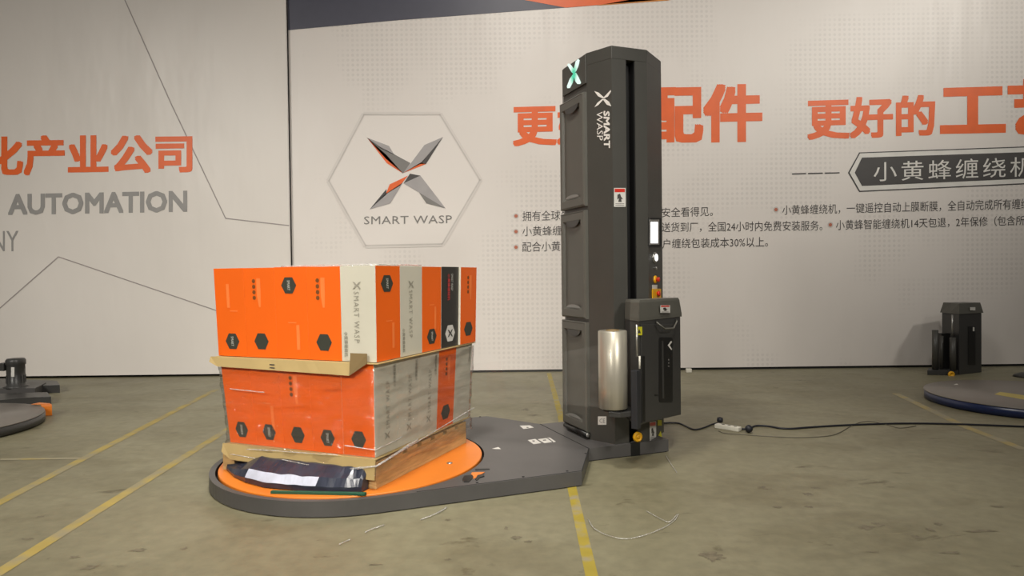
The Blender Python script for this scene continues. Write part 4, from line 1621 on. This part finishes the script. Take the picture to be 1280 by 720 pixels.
sc = thing('film_carriage_unit', FL(1208, 468), 'small dark film carriage unit standing on the floor by the right banner', 'machine')
DS = 8.0
def AS(x, y, d=0.0): return AY(x, y, DS + d)
pz = lambda y: AY(1200, y, DS).z
b = B()
A_, B2_, C_ = AS(1188, 440, .10), AS(1199, 440, -.08), AS(1227, 440, .10)
A_.z = B2_.z = C_.z = 0
D_ = C_ + Vector((-.06, .22, 0)); E_ = A_ + Vector((0.0, .16, 0))
b.prism([A_, B2_, C_, D_, E_], 0.0, pz(391), M['anthr'], bev=0.005)
b.build('carriage_body', sc)
b = B()
cc = (A_ + B2_ + C_ + D_ + E_) / 5
gg = lambda p, k: p + (p - cc).normalized() * k
b.prism([gg(p, .02) for p in (A_, B2_, C_, D_, E_)], pz(392), pz(379), M['cap'], top=[gg(p, -.015) for p in (A_, B2_, C_, D_, E_)])
b.build('carriage_cover', sc)
nS = Vector(((C_ - B2_).y, -(C_ - B2_).x, 0)).normalized()
def PSC(x, y, e=0.002): return on_plane(x, y, B2_ + nS * e, nS)
b = B()
b.slab([PSC(x, y) for x, y in [(1210, 408), (1219, 408), (1219, 456), (1210, 456)]], nS, 0.003, M['dark'])
b.build('viewing_window', sc)
b = B()
b.slab([PSC(x, y, .018) for x, y in [(1212.5, 384), (1219, 384), (1219, 388), (1212.5, 388)]], nS, 0.002, M['sticker'])
b.slab([PSC(x, y, .006) for x, y in [(1216, 409), (1218, 409), (1218, 414), (1216, 414)]], nS, 0.001, M['sticker'])
b.build('white_sticker', sc)
b = B()
b.prism([AS(1159, 440, -.05).xy.to_3d(), AS(1189, 440, -.12).xy.to_3d(), B2_ + Vector((0, .01, 0)), A_ + Vector((-.01, .12, 0)), AS(1160, 440, .12).xy.to_3d()], 0.0, 0.055, M['anthr'], bev=0.006)
b.build('roll_shelf', sc)
for x, yt, r, d in ((1169, 412, .034, 0.0), (1191, 421, .034, -.07), (1177, 420, .02, .04)):
    p = AS(x, 440, d); p.z = 0.05
    b = B()
    b.tube([p, Vector((p.x, p.y, pz(yt)))], r, M['body'], 16)
    b.build('roller', sc)
b = B()
p = AS(1182, 440, .06); p.z = 0.05
b.box(p + Vector((-.05, 0, 0)), (.11, 0, 0), (0, .06, 0), (0, 0, pz(417) - .05), M['dark'], 0.004)
b.build('motor_housing', sc)
b = B()
p = AS(1190.5, 440, -.035)
b.tube([Vector((p.x, p.y, pz(420))), Vector((p.x, p.y, pz(393)))], 0.009, M['steel'], 8)
b.build('steel_rod', sc)
b = B()
b.lathe(AY(1188.7, 469, 7.86) + Vector((0, 0, 0.01)), [(0.036, 0), (0.036, 0.016), (0.02, 0.022), (0.018, 0.014), (0, 0.014)], M['yellow'], axis=(0, -1, 0), seg=20)
b.build('yellow_bolt_cover', sc)['label'] = 'round yellow bolt cover'

# ================================================================ CABLES AND SMALL THINGS
def spl(pts, z, k=6):
    P = [FL(x, y, 0) for x, y in pts]
    out = []
    for i in range(len(P) - 1):
        p0, p1, p2, p3 = P[max(i - 1, 0)], P[i], P[i + 1], P[min(i + 2, len(P) - 1)]
        for j in range(k):
            t = j / k
            v = 0.5 * ((2 * p1) + (-p0 + p2) * t + (2 * p0 - 5 * p1 + 4 * p2 - p3) * t * t + (-p0 + 3 * p1 - 3 * p2 + p3) * t ** 3)
            v.z = z
            out.append(v)
    P[-1].z = z
    out.append(P[-1])
    return out


b = B()
b.tube(spl([(822, 531), (836, 529.5), (850, 530.5), (863, 536.5), (870, 538), (880, 535.5), (890, 531.5), (897, 530)], 0.007), 0.0065, M['cable'], 8)
cb = tag(b.build('power_cable'), 'short black cable running from the column to the white power strip', 'cable')
b = B()
pp = FL(899, 529)
b.lathe(Vector((pp.x, pp.y - .02, 0.032)), [(0, -0.025), (0.018, -0.022), (0.024, 0.0), (0.018, 0.022), (0, 0.025)], M['cable'], axis=(1, -.4, 0), seg=16)
b.build('plug', cb)
s0, s1 = FL(893, 535), FL(923, 540)
d_ = (s1 - s0).normalized()
n_ = Vector((-d_.y, d_.x, 0))
b = B()
b.box(s0, d_ * (s1 - s0).length, n_ * 0.055, Vector((0, 0, 0.032)), M['whitep'], 0.005)
ps = tag(b.build('power_strip'), 'white multi socket power strip lying on the floor right of the column', 'power strip')
for k in range(3):
    b = B()
    c_ = s0 + d_ * (s1 - s0).length * (0.3 + 0.25 * k) + n_ * 0.028 + Vector((0, 0, 0.0322))
    b.lathe(c_, [(0.013, 0), (0.013, 0.0008), (0, 0.0008)], M['gcable'], seg=12)
    b.build('socket', ps)
b = B()
b.tube(spl([(922, 537), (930, 537.5), (936, 537), (945, 533.5), (960, 534), (975, 536.5), (990, 537), (1010, 535.5), (1060, 532.5), (1130, 530.5), (1200, 531.5), (1280, 534.5), (1340, 537)], 0.008), 0.0075, M['cable'], 8)
lc = tag(b.build('power_cable'), 'long dark blue black cable running from the power strip to the right edge', 'cable')
b = B()
pp = FL(936, 541)
b.lathe(Vector((pp.x, pp.y, 0.031)), [(0, -0.03), (0.018, -0.024), (0.030, -0.006), (0.030, 0.006), (0.018, 0.024), (0, 0.03)], M['cable'], axis=(0.5, -1, 0), seg=20)
b.build('round_plug', lc)
b = B()
b.tube(spl([(898, 539), (906, 542), (925, 543.5), (960, 546), (1000, 547.5), (1035, 545.5), (1050, 541), (1062, 534), (1075, 528.5), (1090, 527.5), (1110, 532), (1125, 535.5), (1145, 533)], 0.0035), 0.003, M['gcable'], 6)
tag(b.build('thin_wire'), 'thin brownish grey wire wandering across the floor below the black cable', 'wire')


def scrap(pts, r, label, white=False):
    b = B()
    P = spl(pts, 0.006, 4)
    for i, p in enumerate(P): p.z += 0.006 * abs(mn.noise(Vector((i * .9, pts[0][0], 0))))
    b.tube(P, [0.5 * r * (0.6 + 0.8 * abs(mn.noise(Vector((i * .7, pts[0][1], 2))))) for i in range(len(P))], M['filmr'], 5)
    tag(b.build('film_scrap'), label, 'film scrap', 'scraps of clear film on the floor')


scrap([(735, 650), (745, 664), (775, 675), (805, 671), (828, 662), (843, 652), (848, 644)], 0.006, 'long curled strand of clear film on the floor right of the yellow line')
scrap([(526, 651), (545, 644), (558, 636)], 0.010, 'pale film scrap on the floor just in front of the turntable base')
scrap([(456, 667), (466, 663), (480, 658)], 0.009, 'short glinting film scrap on the floor in front of the orange turntable')
scrap([(424, 682), (431, 679), (438, 676)], 0.007, 'smallest film scrap on the floor, lowest in the picture left of centre')
scrap([(832, 570), (838, 580), (846, 592)], 0.006, 'thin film streak on the floor beside the column foot')
scrap([(808, 640), (822, 648), (836, 654), (846, 645)], 0.006, 'looped film strand on the floor below the column')
b = B()
p = AY(858, 464, 8.35); p.z = 0
b.box(p, (0.07, 0, 0), (0, 0.05, 0), (0, 0, 0.05), M['whitep'], 0.01)
tag(b.build('paper_lump'), 'small white crumpled scrap by the banner foot right of the carriage', 'scrap')
